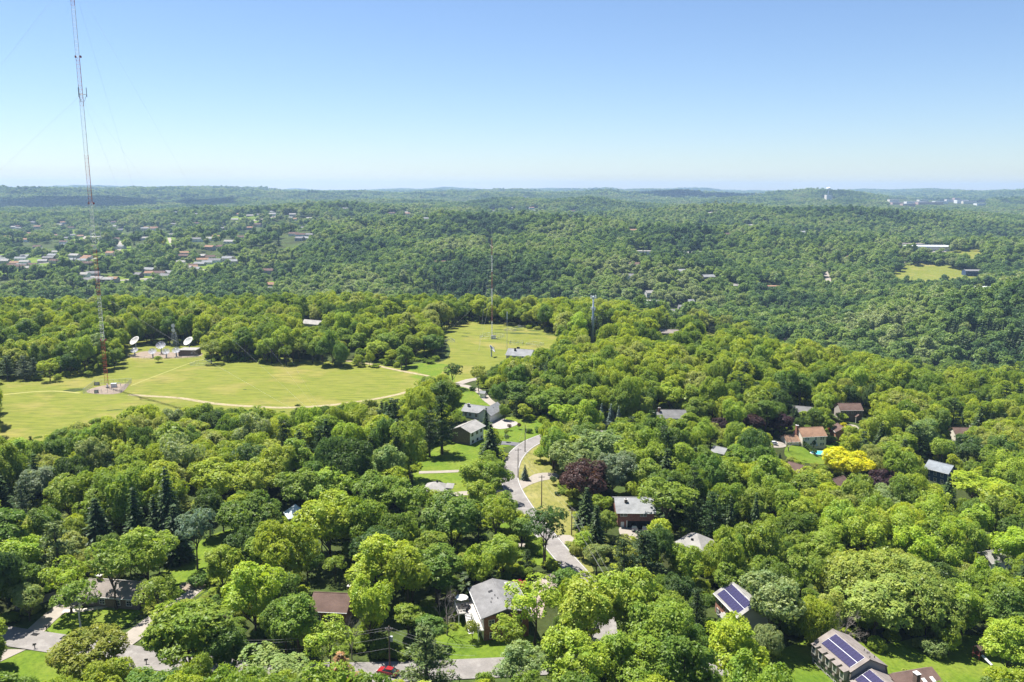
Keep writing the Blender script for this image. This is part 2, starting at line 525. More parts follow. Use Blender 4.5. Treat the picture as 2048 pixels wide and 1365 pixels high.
def ribbon(name, px, width, m, lift=0.12, offset=0.0, world=None, mark=True, kind='structure', step=3.0, parent=None):
    w = [tuple(p[:2]) for p in Wv([p[0] for p in px], [p[1] for p in px])] if world is None else world
    line = smooth_line(w, False, step)
    L, Rr = [], []
    for i, p in enumerate(line):
        d = (line[min(i + 1, len(line) - 1)] - line[max(i - 1, 0)]).normalized()
        nn = Vector((-d.y, d.x))
        ws = width if not hasattr(width, '__len__') else width[0] + (width[1] - width[0]) * i / (len(line) - 1)
        a, b = p + nn * (offset + ws / 2), p + nn * (offset - ws / 2)
        L.append((a.x, a.y, gz(a.x, a.y) + lift)); Rr.append((b.x, b.y, gz(b.x, b.y) + lift))
    n = len(L)
    mb = MB().add(L + Rr, [(i, n + i, n + i + 1, i + 1) for i in range(n - 1)])
    o = mb.build(name, m, parent)
    if kind:
        o['kind'] = kind
    if mark:
        EXCL_LINES.append((np.array([(p.x, p.y) for p in line]), (width if not hasattr(width, '__len__') else max(width)) / 2))
    return o, w

PATCHES = {}
patch('meadow', [(-160, 900), (60, 892), (150, 872), (300, 846), (450, 838), (600, 838), (720, 828), (815, 806), (850, 785), (858, 765), (838, 746), (740, 727), (650, 723), (560, 716), (470, 712), (440, 700), (400, 684), (330, 680), (250, 684), (215, 705), (80, 745), (0, 756), (-160, 766)], M_MEADOW, 0.06, 12)
patch('meadow', [(800, 741), (888, 722), (897, 690), (862, 668), (930, 641), (985, 643), (1050, 652), (1115, 660), (1130, 678), (1122, 694), (1060, 712), (1010, 725), (975, 742), (940, 760), (905, 768), (862, 758)], M_MEADOW, 0.06, 12)
LAWNS = [
    [(800, 736), (850, 726), (895, 730), (908, 765), (860, 762), (815, 752)],
    [(70, 1266), (110, 1234), (150, 1222), (262, 1203), (290, 1212), (262, 1245), (225, 1268), (190, 1284), (150, 1280)],
    [(325, 1205), (300, 1170), (340, 1132), (395, 1085), (470, 1058), (500, 1085), (440, 1118), (436, 1160), (405, 1186), (372, 1208)],
    [(-40, 1338), (0, 1322), (50, 1302), (120, 1305), (190, 1318), (200, 1400), (-40, 1420)],
    [(235, 1400), (262, 1350), (300, 1337), (345, 1342), (420, 1352), (420, 1410)],
    [(890, 1215), (945, 1215), (1000, 1240), (1090, 1290), (1075, 1322), (950, 1326), (890, 1322), (870, 1270)],
    [(915, 770), (945, 778), (970, 795), (985, 830), (960, 838), (915, 832), (905, 795)],
    [(975, 840), (1060, 836), (1095, 850), (1092, 868), (1040, 884), (1010, 895), (965, 880)],
    [(835, 890), (900, 880), (985, 885), (1008, 905), (1005, 985), (960, 990), (880, 1000), (830, 985)],
    [(960, 985), (1015, 985), (1045, 1030), (1085, 1080), (1115, 1125), (1060, 1130), (1010, 1085), (960, 1035)],
    [(1560, 1300), (1640, 1275), (1760, 1290), (1880, 1270), (2010, 1290), (2030, 1420), (1380, 1420), (1400, 1345), (1480, 1318)],
    [(1580, 890), (1640, 890), (1680, 900), (1665, 928), (1600, 925), (1570, 912)],
    [(1660, 890), (1700, 880), (1715, 905), (1680, 915)],
    [(1120, 1150), (1180, 1165), (1190, 1200), (1150, 1210), (1090, 1165)],
    [(1400, 830), (1480, 850), (1500, 870), (1430, 872), (1390, 860)],
]
for k, p in enumerate(LAWNS):
    patch('lawn', p, M_LAWN, 0.055 + 0.006 * k, 6)
for k, p in enumerate([[(1036, 905), (1060, 890), (1098, 895), (1122, 930), (1118, 952), (1060, 962), (1038, 985), (1020, 960), (1022, 930)],
                       [(1038, 988), (1062, 968), (1110, 958), (1135, 985), (1160, 1030), (1165, 1075), (1140, 1092), (1115, 1085), (1072, 1035)],
                       [(1170, 1155), (1140, 1100), (1160, 1095), (1190, 1150)]]):
    patch('verge', p, M_DRY, 0.15 + 0.006 * k, 5)
# far clearings
for p in ([(-60, 512), (0, 508), (120, 505), (250, 496), (270, 520), (180, 534), (60, 545), (-60, 548)], [(120, 466), (180, 462), (250, 470), (262, 500), (235, 512), (150, 492)], [(365, 530), (430, 518), (490, 506), (500, 520), (440, 540), (375, 556)], [(160, 556), (260, 548), (350, 544), (345, 560), (240, 568), (165, 572)], [(330, 472), (352, 476), (356, 500), (335, 500)], [(460, 436), (540, 426), (560, 436), (470, 450)], [(525, 565), (552, 562), (556, 590), (530, 590)]):
    patch('suburb_ground', p, M_LAWN, 0.45, 25)
for p in ([(1775, 570), (1795, 538), (1820, 528), (1880, 530), (1975, 548), (1968, 566), (1850, 576)], [(1875, 508), (1960, 500), (1990, 508), (1960, 518), (1900, 516)],
          [(1180, 655), (1225, 652), (1232, 668), (1190, 672)], [(1405, 664), (1440, 662), (1440, 672), (1408, 672)]):
    patch('clearing', p, M_MEADOW, 0.5, 25)

MAIN_ROAD = [(1330, 872), (1270, 866), (1215, 862), (1165, 862), (1120, 867), (1085, 877), (1055, 891), (1032, 912), (1021, 935), (1019, 958), (1026, 980), (1041, 1006), (1062, 1036), (1086, 1065), (1112, 1097), (1142, 1132), (1168, 1162), (1190, 1196), (1205, 1250), (1210, 1329)]
ribbon('road', MAIN_ROAD, 6.6, M_ASPH, 0.24)
for s in (-1, 1):
    ribbon('road_edge_line', MAIN_ROAD[2:-2], 0.12, M_PAINT, 0.26, s * 2.95, mark=False)
STREET = [(-160, 1248), (-60, 1261), (10, 1273), (110, 1288), (220, 1306), (320, 1322), (460, 1337), (620, 1346), (790, 1345), (960, 1338), (1100, 1331), (1300, 1325), (1450, 1335)]
ribbon('street', STREET, 7.2, M_ASPH, 0.20)
ribbon('driveway', [(62, 1272), (92, 1243), (122, 1218), (152, 1202), (190, 1190)], 4.2, M_CONC, 0.16)
ribbon('driveway', [(30, 1215), (70, 1205), (120, 1188), (150, 1165)], 4.0, M_CONC, 0.15)
ribbon('driveway', [(228, 1300), (262, 1277), (300, 1246), (338, 1218), (372, 1197), (402, 1172)], (5.2, 3.0), M_CONC, 0.17)
ribbon('footpath', [(126, 1224), (165, 1222), (205, 1216), (240, 1206), (275, 1194)], 1.5, surf('pale_flagstone', (0.5, 0.45, 0.38), 0.9, 0.15), 0.18)
patch('gravel_bed', [(356, 1176), (366, 1167), (388, 1162), (408, 1164), (412, 1170), (398, 1180), (372, 1184)], M_GRAVEL, 0.17, 4)
patch('driveway', [(-50, 1296), (0, 1301), (52, 1301), (20, 1316), (-20, 1335), (-60, 1345)], M_CONC, 0.18, 5)
patch('driveway', [(236, 1332), (262, 1330), (306, 1335), (272, 1345), (240, 1358), (226, 1352)], M_ASPH_DK, 0.18, 5)
ribbon('dirt_track', [(258, 790), (300, 793), (360, 797), (430, 808), (510, 814), (580, 816), (650, 812), (710, 805), (770, 795), (812, 785), (842, 770)], 3.0, M_DIRT, 0.10)
ribbon('dirt_track', [(690, 722), (735, 728), (780, 738), (820, 746), (858, 753)], 2.6, M_DIRT, 0.12)
ribbon('footpath', [(262, 772), (300, 757), (345, 740), (395, 722), (430, 716)], 0.8, surf('worn_grass', (0.27, 0.26, 0.08), 0.95, 0.15), 0.10, mark=False)
ribbon('footpath', [(-10, 792), (60, 785), (110, 783), (160, 787)], 1.6, surf('worn_grass', (0.27, 0.26, 0.08), 0.95, 0.15), 0.10, mark=False)
ribbon('driveway', [(850, 762), (885, 770), (918, 771), (942, 776), (962, 786), (974, 800), (990, 812)], 4.5, M_CONC, 0.16)
ribbon('driveway', [(918, 768), (940, 761), (965, 758), (985, 756)], 5.0, M_CONC, 0.17)
patch('driveway', [(972, 846), (990, 838), (1015, 840), (1037, 848), (1012, 858), (990, 858)], surf('grey_driveway', (0.30, 0.27, 0.25), 0.9, .1), 0.17, 4)
ribbon('driveway', [(978, 890), (1005, 887), (1036, 890), (1052, 893)], 4.5, M_ASPH_DK, 0.19)
ribbon('driveway', [(838, 946), (880, 945), (935, 943), (975, 946), (1022, 950)], 2.6, M_CONC, 0.18)
ribbon('driveway', [(890, 992), (925, 988), (965, 986), (1024, 985)], 3.6, M_CONC, 0.18)
patch('driveway', [(1027, 966), (1052, 960), (1066, 951), (1086, 947), (1112, 948), (1116, 957), (1084, 963), (1058, 972), (1038, 982)], M_CONC, 0.22, 4)
patch('driveway', [(1108, 1074), (1140, 1072), (1148, 1084), (1122, 1090)], M_CONC, 0.22, 4)
ribbon('footpath', [(985, 1087), (1020, 1090), (1050, 1092)], 2.6, M_CONC, 0.16)
patch('driveway', [(960, 1035), (1010, 1032), (1050, 1034), (1060, 1042), (1010, 1046), (965, 1045)], M_CONC, 0.17, 4)
ribbon('driveway', [(1058, 1235), (1066, 1205), (1080, 1182), (1105, 1163), (1140, 1150)], 6.0, surf('brick_paving', (0.29, 0.235, 0.205), 0.9, 0.2, 0.6), 0.17)
patch('driveway', [(1240, 1055), (1290, 1055), (1296, 1074), (1250, 1080)], M_CONC, 0.17, 4)
patch('driveway', [(1512, 886), (1550, 883), (1572, 889), (1566, 896), (1520, 895)], M_CONC, 0.17, 4)
patch('driveway', [(1655, 853), (1680, 848), (1712, 852), (1716, 862), (1690, 866)], M_CONC, 0.17, 4)
patch('gravel_yard', [(258, 712), (290, 703), (330, 705), (395, 704), (400, 713), (340, 717), (266, 716)], M_GRAVEL, 0.10, 6)
patch('gravel_yard', [(172, 783), (205, 772), (240, 768), (258, 768), (240, 787), (195, 789)], M_GRAVEL, 0.10, 6)
for p, w_ in (([(0, 533), (60, 529), (130, 524), (200, 517), (250, 510)], 9), ([(140, 494), (158, 480), (180, 470), (205, 466)], 9), ([(332, 474), (342, 486), (352, 497)], 7),
              ([(380, 545), (430, 536), (470, 522), (500, 512)], 8), ([(160, 568), (240, 562), (330, 556)], 8), ([(1648, 540), (1655, 555), (1658, 572)], 9), ([(972, 488), (985, 497), (990, 505)], 9),
              ([(1795, 527), (1830, 520), (1865, 512), (1890, 506)], 9), ([(470, 446), (520, 440), (560, 432)], 12), ([(230, 470), (240, 488), (236, 505)], 8)):
    ribbon('suburb_road', p, w_, M_CONC, 0.7, step=25)
patch('car_park', [(1858, 503), (1888, 499), (1892, 505), (1866, 510)], M_ASPH, 0.8, 30)

# ------------------------------------------------------------------ houses
M_GLASS = surf('window_glass', (0.035, 0.045, 0.055), 0.12, 0.2, spec=0.6)
M_WHITE = surf('white_trim', (0.74, 0.73, 0.70), 0.6, 0.06)
M_GUTTER = surf('gutter_metal', (0.62, 0.62, 0.60), 0.5, 0.06)
def shingle(name, col):
    return surf('shingle_' + name, col, 0.92, 0.22, 0.35, 6.0, 0.5, spec=.12, stretch=(1, 1, 2.2))
SH_GREY = shingle('grey', (0.170, 0.167, 0.167)); SH_LGREY = shingle('light_grey', (0.224, 0.228, 0.231)); SH_BROWN = shingle('brown', (0.116, 0.078, 0.065))
SH_TAN = shingle('tan', (0.252, 0.153, 0.099)); SH_TAUPE = shingle('taupe', (0.211, 0.184, 0.167)); SH_PALE = shingle('pale', (0.272, 0.262, 0.245)); SH_BLUE = shingle('blue_grey', (0.204, 0.224, 0.245))
BR_RED = brick_mat('red_brick', (0.23, 0.075, 0.050), (0.29, 0.105, 0.07))
BR_ORANGE = brick_mat('orange_brick', (0.36, 0.15, 0.09), (0.42, 0.19, 0.115))
BR_BROWN = brick_mat('brown_brick', (0.12, 0.085, 0.065), (0.19, 0.14, 0.105), (0.22, 0.2, 0.18))
def siding(name, col):
    return surf('siding_' + name, col, 0.75, 0.08, 0.4, 3.0, stretch=(.2, .2, 4))
SD_WHITE = siding('white', (0.70, 0.69, 0.66)); SD_TAN = siding('tan', (0.60, 0.53, 0.42)); SD_BLUE = siding('blue', (0.045, 0.075, 0.15)); SD_BROWN = siding('brown', (0.14, 0.105, 0.09))
SD_GREY = siding('grey', (0.36, 0.335, 0.32)); SD_TAUPE = siding('taupe', (0.40, 0.36, 0.33)); SD_CREAM = siding('cream', (0.66, 0.61, 0.52)); SD_PBLUE = siding('pale_blue', (0.50, 0.56, 0.60))
M_DARK = surf('dark_opening', (0.02, 0.02, 0.022), 0.8)
M_SHUT = surf('black_shutter', (0.02, 0.02, 0.028), 0.6)

_wcache = {}
FACE = {'f': (0, -1), 'b': (0, 1), 'l': (-1, 0), 'r': (1, 0)}
class House:
    """local axes: x along the ridge, front at -y"""
    def __init__(s, name, label, cat, px=None, h=0.0, rot=0.0, w=10, d=8, hw=3.0, rise=2.0, roof='gable', ov=0.45, wall=None, rmat=None, group=None, base=1.2, loc=None, endmat=None, dz=0.0):
        p = W(px[0], px[1], h) if loc is None else Vector(loc)
        s.w, s.d, s.hw, s.rise, s.ov = w, d, hw, rise, ov
        s.z = gz(p.x, p.y) + dz
        s.root = thing(name, label, cat, (p.x, p.y, s.z), R(rot), group)
        FOOT.append((p.x, p.y, max(w, d) * 0.56, R(rot), w, d))
        LAND.append((label, p.x, p.y))
        a, b = w / 2, d / 2
        m = MB()
        if roof == 'gable':
            m.prism([(-b, -base), (b, -base), (b, hw), (0, hw + rise), (-b, hw)], -a, a)
        else:
            m.box(-a, a, -b, b, -base, hw)
        s.wall = m.build('wall', wall, s.root)
        if endmat:
            for sx, mt in endmat.items():
                x = a if sx > 0 else -a
                e = MB().prism([(-b, -base), (b, -base), (b, hw), (0, hw + rise - .02), (-b, hw)], min(x, x + sx * .06), max(x, x + sx * .06))
                e.build('wall', mt, s.root)
        if roof == 'gable':
            s.gable(a, b, hw, rise, ov, rmat)
        elif roof == 'hip':
            m = MB(); A, B = a + ov, b + ov
            rl = max(A - B, 0.0); rw = max(B - A, 0.0)
            z0 = hw + .02; z1 = hw + .2; zt = hw + .2 + rise
            vs = [(-A, -B, z0), (A, -B, z0), (A, B, z0), (-A, B, z0), (-A, -B, z1), (A, -B, z1), (A, B, z1), (-A, B, z1), (-rl, -rw, zt), (rl, rw, zt)]
            if rl >= rw:
                fs = [(4, 5, 9, 8), (5, 6, 9), (6, 7, 8, 9), (7, 4, 8)]
            else:
                fs = [(4, 5, 8), (5, 6, 9, 8), (6, 7, 9), (7, 4, 8, 9)]
            m.add(vs, [(3, 2, 1, 0), (0, 1, 5, 4), (1, 2, 6, 5), (2, 3, 7, 6), (3, 0, 4, 7)] + fs)
            s.roof = m.build('roof', rmat, s.root)
        elif roof == 'flat':
            m = MB(); m.box(-a - ov, a + ov, -b - ov, b + ov, hw + .01, hw + .3)
            s.roof = m.build('roof', rmat, s.root)
    def gable(s, a, b, hw, rise, ov, rmat, cx=0, cy=0, t=0.2):
        m = MB(); k = rise / b; e = b + ov; A = a + ov
        ze, zr = hw - k * ov + t, hw + rise + t
        m.slab((cx - A, cy - e, ze), (cx + A, cy - e, ze), (cx + A, cy, zr), (cx - A, cy, zr), t * .9)
        m.slab((cx - A, cy, zr + .004), (cx + A, cy, zr + .004), (cx + A, cy + e, ze), (cx - A, cy + e, ze), t * .9)
        s.roof = m.build('roof', rmat, s.root)
        for q in (-1, 1):
            MB().box(cx - A, cx + A, cy + q * (e + .06) - .06, cy + q * (e + .06) + .06, ze - .17, ze - .03).build('gutter', M_GUTTER, s.roof)
        rc = MB().box(cx - A + .05, cx + A - .05, cy - .12, cy + .12, zr - .03, zr + .05); rc.build('ridge_cap', rmat, s.roof)
    def win(s, face, u, z, w=1.0, h=1.3, frame=None, shutters=False, name='window', pane=None, out=0.0, cx=0, cy=0):
        fx, fy = FACE[face]
        base = s.d / 2 if fx == 0 else s.w / 2
        key = (round(w, 2), round(h, 2), (frame or M_WHITE).name, name)
        if key not in _wcache:
            t = min(.09, w * .12)
            m = MB(); m.box(-w / 2 - t, w / 2 + t, -.05, .06, -t, 0); m.box(-w / 2 - t, w / 2 + t, -.05, .06, h, h + t)
            m.box(-w / 2 - t, -w / 2, -.05, .06, 0, h); m.box(w / 2, w / 2 + t, -.05, .06, 0, h)
            m.box(-.025, .025, -.04, .02, 0, h); m.box(-w / 2, w / 2, -.041, .021, h * .5 - .025, h * .5 + .025)
            p = MB(); p.box(-w / 2, w / 2, -.015, .05, 0, h)
            _wcache[key] = (m.mesh(name, frame or M_WHITE), p.mesh('pane', pane or M_GLASS))
        fm, pm = _wcache[key]
        r = {'f': 0, 'b': math.pi, 'l': -math.pi / 2, 'r': math.pi / 2}[face]
        o = obj(name, fm, s.root, (fx * (base + out) + (u if fx == 0 else 0) + cx, fy * (base + out) + (u if fy == 0 else 0) + cy, z), r)
        obj('pane', pm, o)
        if shutters:
            for q in (-1, 1):
                MB().box(q * (w / 2 + .3) - .2, q * (w / 2 + .3) + .2, -.045, .0, -.03, h + .03).build('shutter', M_SHUT, o)
        return o
    def part(s, name, mb, m, parent=None, smooth=False):
        return mb.build(name, m, parent or s.root, smooth=smooth)
    def chimney(s, x, y, top, sx=.9, sy=.7, m=None, bottom=None):
        c = MB().box(x - sx / 2, x + sx / 2, y - sy / 2, y + sy / 2, (s.hw * .6 if bottom is None else bottom), top).build('chimney', m or BR_RED, s.root)
        MB().box(x - sx / 2 - .1, x + sx / 2 + .1, y - sy / 2 - .1, y + sy / 2 + .1, top - .002, top + .15).build('chimney_cap', surf('chimney_cap_concrete', (.42, .40, .38)), c)
        MB().tube([(x, y, top + .14), (x, y, top + .45)], .16, 8).build('flue', M_DARK, c)
        return c
FOOT, LAND = [], []
M_CELL = surf('solar_cells', (0.040, 0.034, 0.080), 0.16, 0.15, 3, 8, spec=0.6)
M_ALU = surf('aluminium_rail', (0.65, 0.66, 0.68), 0.4, 0.05, metal=0.3)
def solar(H, x0, x1, n, y0, z0, y1, z1, rows=2, split=.12):
    """modules on a roof slope from (y0,z0) at the eave to (y1,z1) at the ridge"""
    arr = obj('solar_array', MB().slab((x0 - .05, y0, z0 + .1), (x1 + .05, y0, z0 + .1), (x1 + .05, y1, z1 + .1), (x0 - .05, y1, z1 + .1), .05).mesh('solar_array', M_ALU), H.root)
    sl = Vector((0, y1 - y0, z1 - z0)); L = sl.length; sd = sl / L; nn = Vector((1, 0, 0)).cross(sd)
    if nn.z < 0:
        nn = -nn
    pw = (x1 - x0) / n; pl = (L - split * (rows - 1)) / rows
    m = MB()
    e = .035
    m.slab((-pw / 2 + e, 0, 0), (pw / 2 - e, 0, 0), (pw / 2 - e, pl, 0), (-pw / 2 + e, pl, 0), .04)
    pm = m.mesh('solar_panel', M_CELL)
    g = MB()
    for k in range(1, 6):
        y = pl * k / 6; g.box(-pw / 2 + e, pw / 2 - e, y - .008, y + .008, .0, .004)
    g.box(-.008, .008, 0, pl, .0, .0045)
    ang = math.atan2(sd.z, abs(sd.y))
    for r in range(rows):
        for k in range(n):
            p = Vector((x0 + pw * (k + .5), y0, z0)) + sd * (r * (pl + split)) + nn * .15
            o = obj('solar_panel', pm, arr, p)
            o.rotation_euler = (ang, 0, 0) if sd.y > 0 else (-ang, 0, math.pi)
    return arr

# --- grey roofed brick house with the raised white deck
H1 = House('house', 'grey gable-roofed brick house with raised white deck and stairs beside its lawn', 'house', (999, 1184), 7.9, -76, 13.6, 10.4, 5.9, 1.5, 'gable', .75, SD_WHITE, SH_GREY, endmat={1: BR_RED, -1: BR_RED}, base=2.5)
H1.chimney(-3.2, 2.6, 7.9, 1.5, .9, BR_BROWN, 5.5)
skl = MB(); skl.slab((-2.6, -2.2, 7.03), (-1.7, -2.2, 7.03), (-1.7, -1.2, 7.32), (-2.6, -1.2, 7.32), .05); skl.build('skylight', M_DARK, H1.roof)
for q in ((0.4, -1.2), (1.3, -2.1), (2.1, -.9), (2.6, -2.6)):
    zz = 5.9 + 1.5 * (1 - abs(q[1]) / 5.2) + .15
    MB().tube([(q[0], q[1], zz), (q[0], q[1], zz + .45)], .09, 6).build('vent_pipe', M_SHUT, H1.roof)
MB().prism([(-3.3, 6.0), (3.3, 6.0), (0, 7.15)], 6.86, 6.93).build('gable_glazing', M_GLASS, H1.root)
for u, z in ((-3.4, 3.6), (-1.0, 3.6), (3.0, 3.6), (-3.2, .6)):
    H1.win('r', u, z, 1.2, 1.3, out=.06)
for u in (-5, -2, 1.2, 4.4):
    H1.win('f', u, 3.5, 1.5, 1.9)
    H1.win('f', u, .3, 1.2, 1.3)
yd = -5.2
dk = MB().box(-5.6, -1.0, yd - 4.4, yd, 2.75, 2.98); dk.box(-1.0, 7.4, yd - 1.5, yd, 2.75, 2.98)
deck = dk.build('deck', surf('deck_boards', (.45, .42, .39), .8, .15, 1), H1.root)
bd = MB().box(-5.55, -1.0, -.065, .065, 0, .03).mesh('deck_board', surf('deck_boards', (.45, .42, .39)))
for k in range(28):
    obj('deck_board', bd, deck, (0, yd - 4.33 + k * .156, 2.985))
def rail(p, q, n):
    m = MB(); a, b = Vector(p), Vector(q)
    for zz in (.12, 1.0):
        m.tube([a + Vector((0, 0, zz)), b + Vector((0, 0, zz))], .05, 4)
    for k in range(n + 1):
        c = a.lerp(b, k / n); m.tube([c, c + Vector((0, 0, 1.05 if k in (0, n) else 1.0))], .06 if k in (0, n) else .025, 4)
    m.build('deck_railing', M_WHITE, deck)
rail((-5.6, yd - 4.4, 2.98), (-1.0, yd - 4.4, 2.98), 26); rail((-5.6, yd - 4.4, 2.98), (-5.6, yd - .1, 2.98), 22)
rail((-1.0, yd - 4.4, 2.98), (-1.0, yd - 2.7, 2.98), 9); rail((.4, yd - 1.5, 2.98), (7.4, yd - 1.5, 2.98), 38); rail((7.4, yd - 1.5, 2.98), (7.4, yd - .1, 2.98), 8)
for x, y in ((-5.4, yd - 4.2), (-1.2, yd - 4.2), (2.5, yd - 1.35), (7.2, yd - 1.35), (-5.4, yd - .3)):
    MB().box(x - .08, x + .08, y - .08, y + .08, -1.5, 2.74).build('deck_post', M_WHITE, deck)
stairs = MB().slab((-1.0, yd - 1.55, 2.9), (-1.0, yd - 1.62, 2.9), (3.6, yd - 1.62, -.2), (3.6, yd - 1.55, -.2), .25).slab((-1.0, yd - 2.73, 2.9), (-1.0, yd - 2.8, 2.9), (3.6, yd - 2.8, -.2), (3.6, yd - 2.73, -.2), .25).build('stairs', M_WHITE, H1.root)
stp = MB().box(-.16, .16, -1.1, 0, 0, .05).mesh('stair_tread', M_WHITE)
for k in range(14):
    obj('stair_tread', stp, stairs, (-.8 + k * .33, yd - 1.64, 2.78 - k * .215))
# low white walled terrace below the house
pt = W(985, 1268)
t = thing('terrace', 'low white walled terrace standing on the lawn below the brick house with deck', 'terrace', (pt.x + 2.5, pt.y + 1.2, gz(pt.x, pt.y)), R(14))
tw = MB(); tw.box(-4.2, 4.2, -2.5, 2.5, -1, 2.2); tw.build('terrace_wall', SD_GREY, t)
MB().box(-4.35, 4.35, -2.65, 2.65, 2.205, 2.35).build('terrace_slab', surf('white_slab', (.72, .70, .67), .7, .06), t)
# patio parasol and dark table on the deck
def on_house(H, x, y, z):
    M = Matrix.Translation(H.root.location) @ Matrix.Rotation(H.root.rotation_euler.z, 4, 'Z')
    return M @ Vector((x, y, z))
p = on_house(H1, -4.5, yd - 2.9, 3.03)
t = thing('parasol', 'open white garden parasol standing on the raised deck', 'parasol', p)
m = MB(); n = 8
m.add([(1.55 * math.cos(k * math.pi / 4), 1.55 * math.sin(k * math.pi / 4), 2.2) for k in range(8)] + [(0, 0, 2.75)], [(k, (k + 1) % 8, 8) for k in range(8)]).build('canopy', M_WHITE, t)
MB().tube([(0, 0, 0), (0, 0, 2.8)], .03, 6).build('pole', M_ALU, t)
p = on_house(H1, -2.5, yd - 2.6, 3.03)
t = thing('garden_table', 'dark round garden table with chairs on the raised deck beside the parasol', 'table', p)
MB().tube([(0, 0, .7), (0, 0, .75)], .75, 12).build('table_top', M_DARK, t)
MB().tube([(0, 0, 0), (0, 0, .7)], .07, 6).build('leg', M_DARK, t)
for k in range(4):
    a = k * math.pi / 2 + .5
    c = thing('garden_chair', 'black garden chair at the round deck table, on the side towards ' + ['the brick house', 'the white parasol', 'the outer railing', 'the stairs'][k], 'chair', (p.x + 1.05 * math.cos(a), p.y + 1.05 * math.sin(a), p.z), a, 'garden chairs on the deck')
    MB().box(-.25, .25, -.25, .25, .4, .46).build('seat', M_DARK, c); MB().box(.2, .25, -.25, .25, .46, .95).build('backrest', M_DARK, c)
    for q in ((-.22, -.22), (.22, -.22), (-.22, .22), (.22, .22)):
        MB().tube([(q[0], q[1], 0), (q[0], q[1], .4)], .02, 4).build('leg', M_DARK, c)

# --- brick house with solar panels
a, b = W(1465, 1162, 8.6), W(1511, 1206, 8.6)
c = (a + b) / 2
H2 = House('house', 'red brick house with black shutters and a large solar array on its grey roof', 'house', rot=-77, w=11.6, d=8.6, hw=5.6, rise=2.6, ov=.5, wall=BR_ORANGE, rmat=SH_PALE, loc=(c.x, c.y, 0), endmat={1: SD_GREY, -1: SD_GREY})
solar(H2, -5.0, 5.1, 9, -4.35, 5.74, -.5, 8.06)
for u in (-4.7, -2.9, 0, 2.9, 4.7):
    H2.win('f', u, 3.6, .9, 1.5, shutters=True)
for u in (-4.4, -2.2, 3.4):
    H2.win('f', u, .7, .95, 1.5, shutters=True)
H2.win('f', .2, 0, 1.0, 2.1, name='door', pane=M_WHITE)
MB().slab((-1.2, -6.2, 2.5), (1.6, -6.2, 2.5), (1.6, -4.3, 3.1), (-1.2, -4.3, 3.1), .15).build('porch_roof', SH_PALE, H2.root)
for x in (-1.0, 1.4):
    MB().box(x - .09, x + .09, -6.05, -5.87, -.8, 2.45).build('porch_post', M_WHITE, H2.root)
H2.win('r', -1.5, 3.6, .9, 1.4); H2.win('r', 1.5, 3.6, .9, 1.4)
MB().box(5.82, 5.92, -4.38, -4.22, 0, 5.5).build('downpipe', M_WHITE, H2.root)
for x, y in ((-3.5, 1.5), (2.5, 2.2)):
    MB().tube([(x, y, 7), (x, y, 7.9)], .09, 6).build('vent_pipe', M_SHUT, H2.roof)

# --- gambrel house with solar panels, its front wing and its rear wing
a, b = W(1672, 1262, 8.2), W(1733, 1315, 8.2)
c = (a + b) / 2
gl = thing('house', 'taupe gambrel-roofed house with dormers and two solar arrays beside the open lawn', 'house', (c.x, c.y, gz(c.x, c.y)), R(-75))
LAND.append((gl['label'], c.x, c.y)); FOOT.append((c.x, c.y, 9, R(-75), 16, 14))
H3 = House.__new__(House); H3.root = gl; H3.w, H3.d, H3.hw = 12.4, 10.2, 2.7
MB().prism([(-5.1, -2), (5.1, -2), (5.1, 2.7), (4.25, 5.9), (0, 8.0), (-4.25, 5.9), (-5.1, 2.7)], -6.2, 6.2).build('wall', SD_GREY, gl)
m = MB()
A = 6.5
m.slab((-A, -5.35, 2.35), (A, -5.35, 2.35), (A, -4.4, 6.0), (-A, -4.4, 6.0), .18)
m.slab((-A, 4.4, 6.0), (A, 4.4, 6.0), (A, 5.35, 2.35), (-A, 5.35, 2.35), .18)
H3.roof = m.build('roof', SH_TAUPE, gl); H3.roof['label'] = 'steep lower shingled slopes'
m = MB()
m.slab((-A, -4.75, 5.88), (A, -4.75, 5.88), (A, 0, 8.22), (-A, 0, 8.22), .2)
m.slab((-A, 0, 8.225), (A, 0, 8.225), (A, 4.75, 5.88), (-A, 4.75, 5.88), .2)
m.build('roof', SH_TAUPE, gl)
MB().box(-A, A, -.12, .12, 8.2, 8.27).build('ridge_cap', SH_TAUPE, gl)
solar(H3, -4.6, 5.4, 9, -4.1, 6.2, -.5, 7.97)
for k in range(5):
    x = -5.0 + k * 2.5
    d_ = MB().box(x - .75, x + .75, -5.75, -4.35, 3.6, 5.75).build('dormer', SD_TAUPE, gl)
    MB().slab((x - .9, -6.0, 5.76), (x + .9, -6.0, 5.76), (x + .9, -4.2, 6.1), (x - .9, -4.2, 6.1), .12).build('dormer_roof', SH_TAUPE, d_)
    MB().box(x - .5, x + .5, -5.78, -5.752, 3.95, 5.45).build('pane', M_GLASS, d_)
    MB().box(x - .62, x + .62, -5.77, -5.751, 3.83, 5.57).build('window_frame', M_WHITE, d_)
    H3.win('f', x, .5, 1.1, 1.5)
for x, y in ((1.8, 2.2), (2.6, 2.8), (3.0, 2.0), (4.2, 3.0), (5.6, .6)):
    zz = 8.2 - y * .49
    MB().tube([(x, y, zz), (x, y, zz + .5)], .09, 6).build('vent_pipe', M_SHUT, gl)
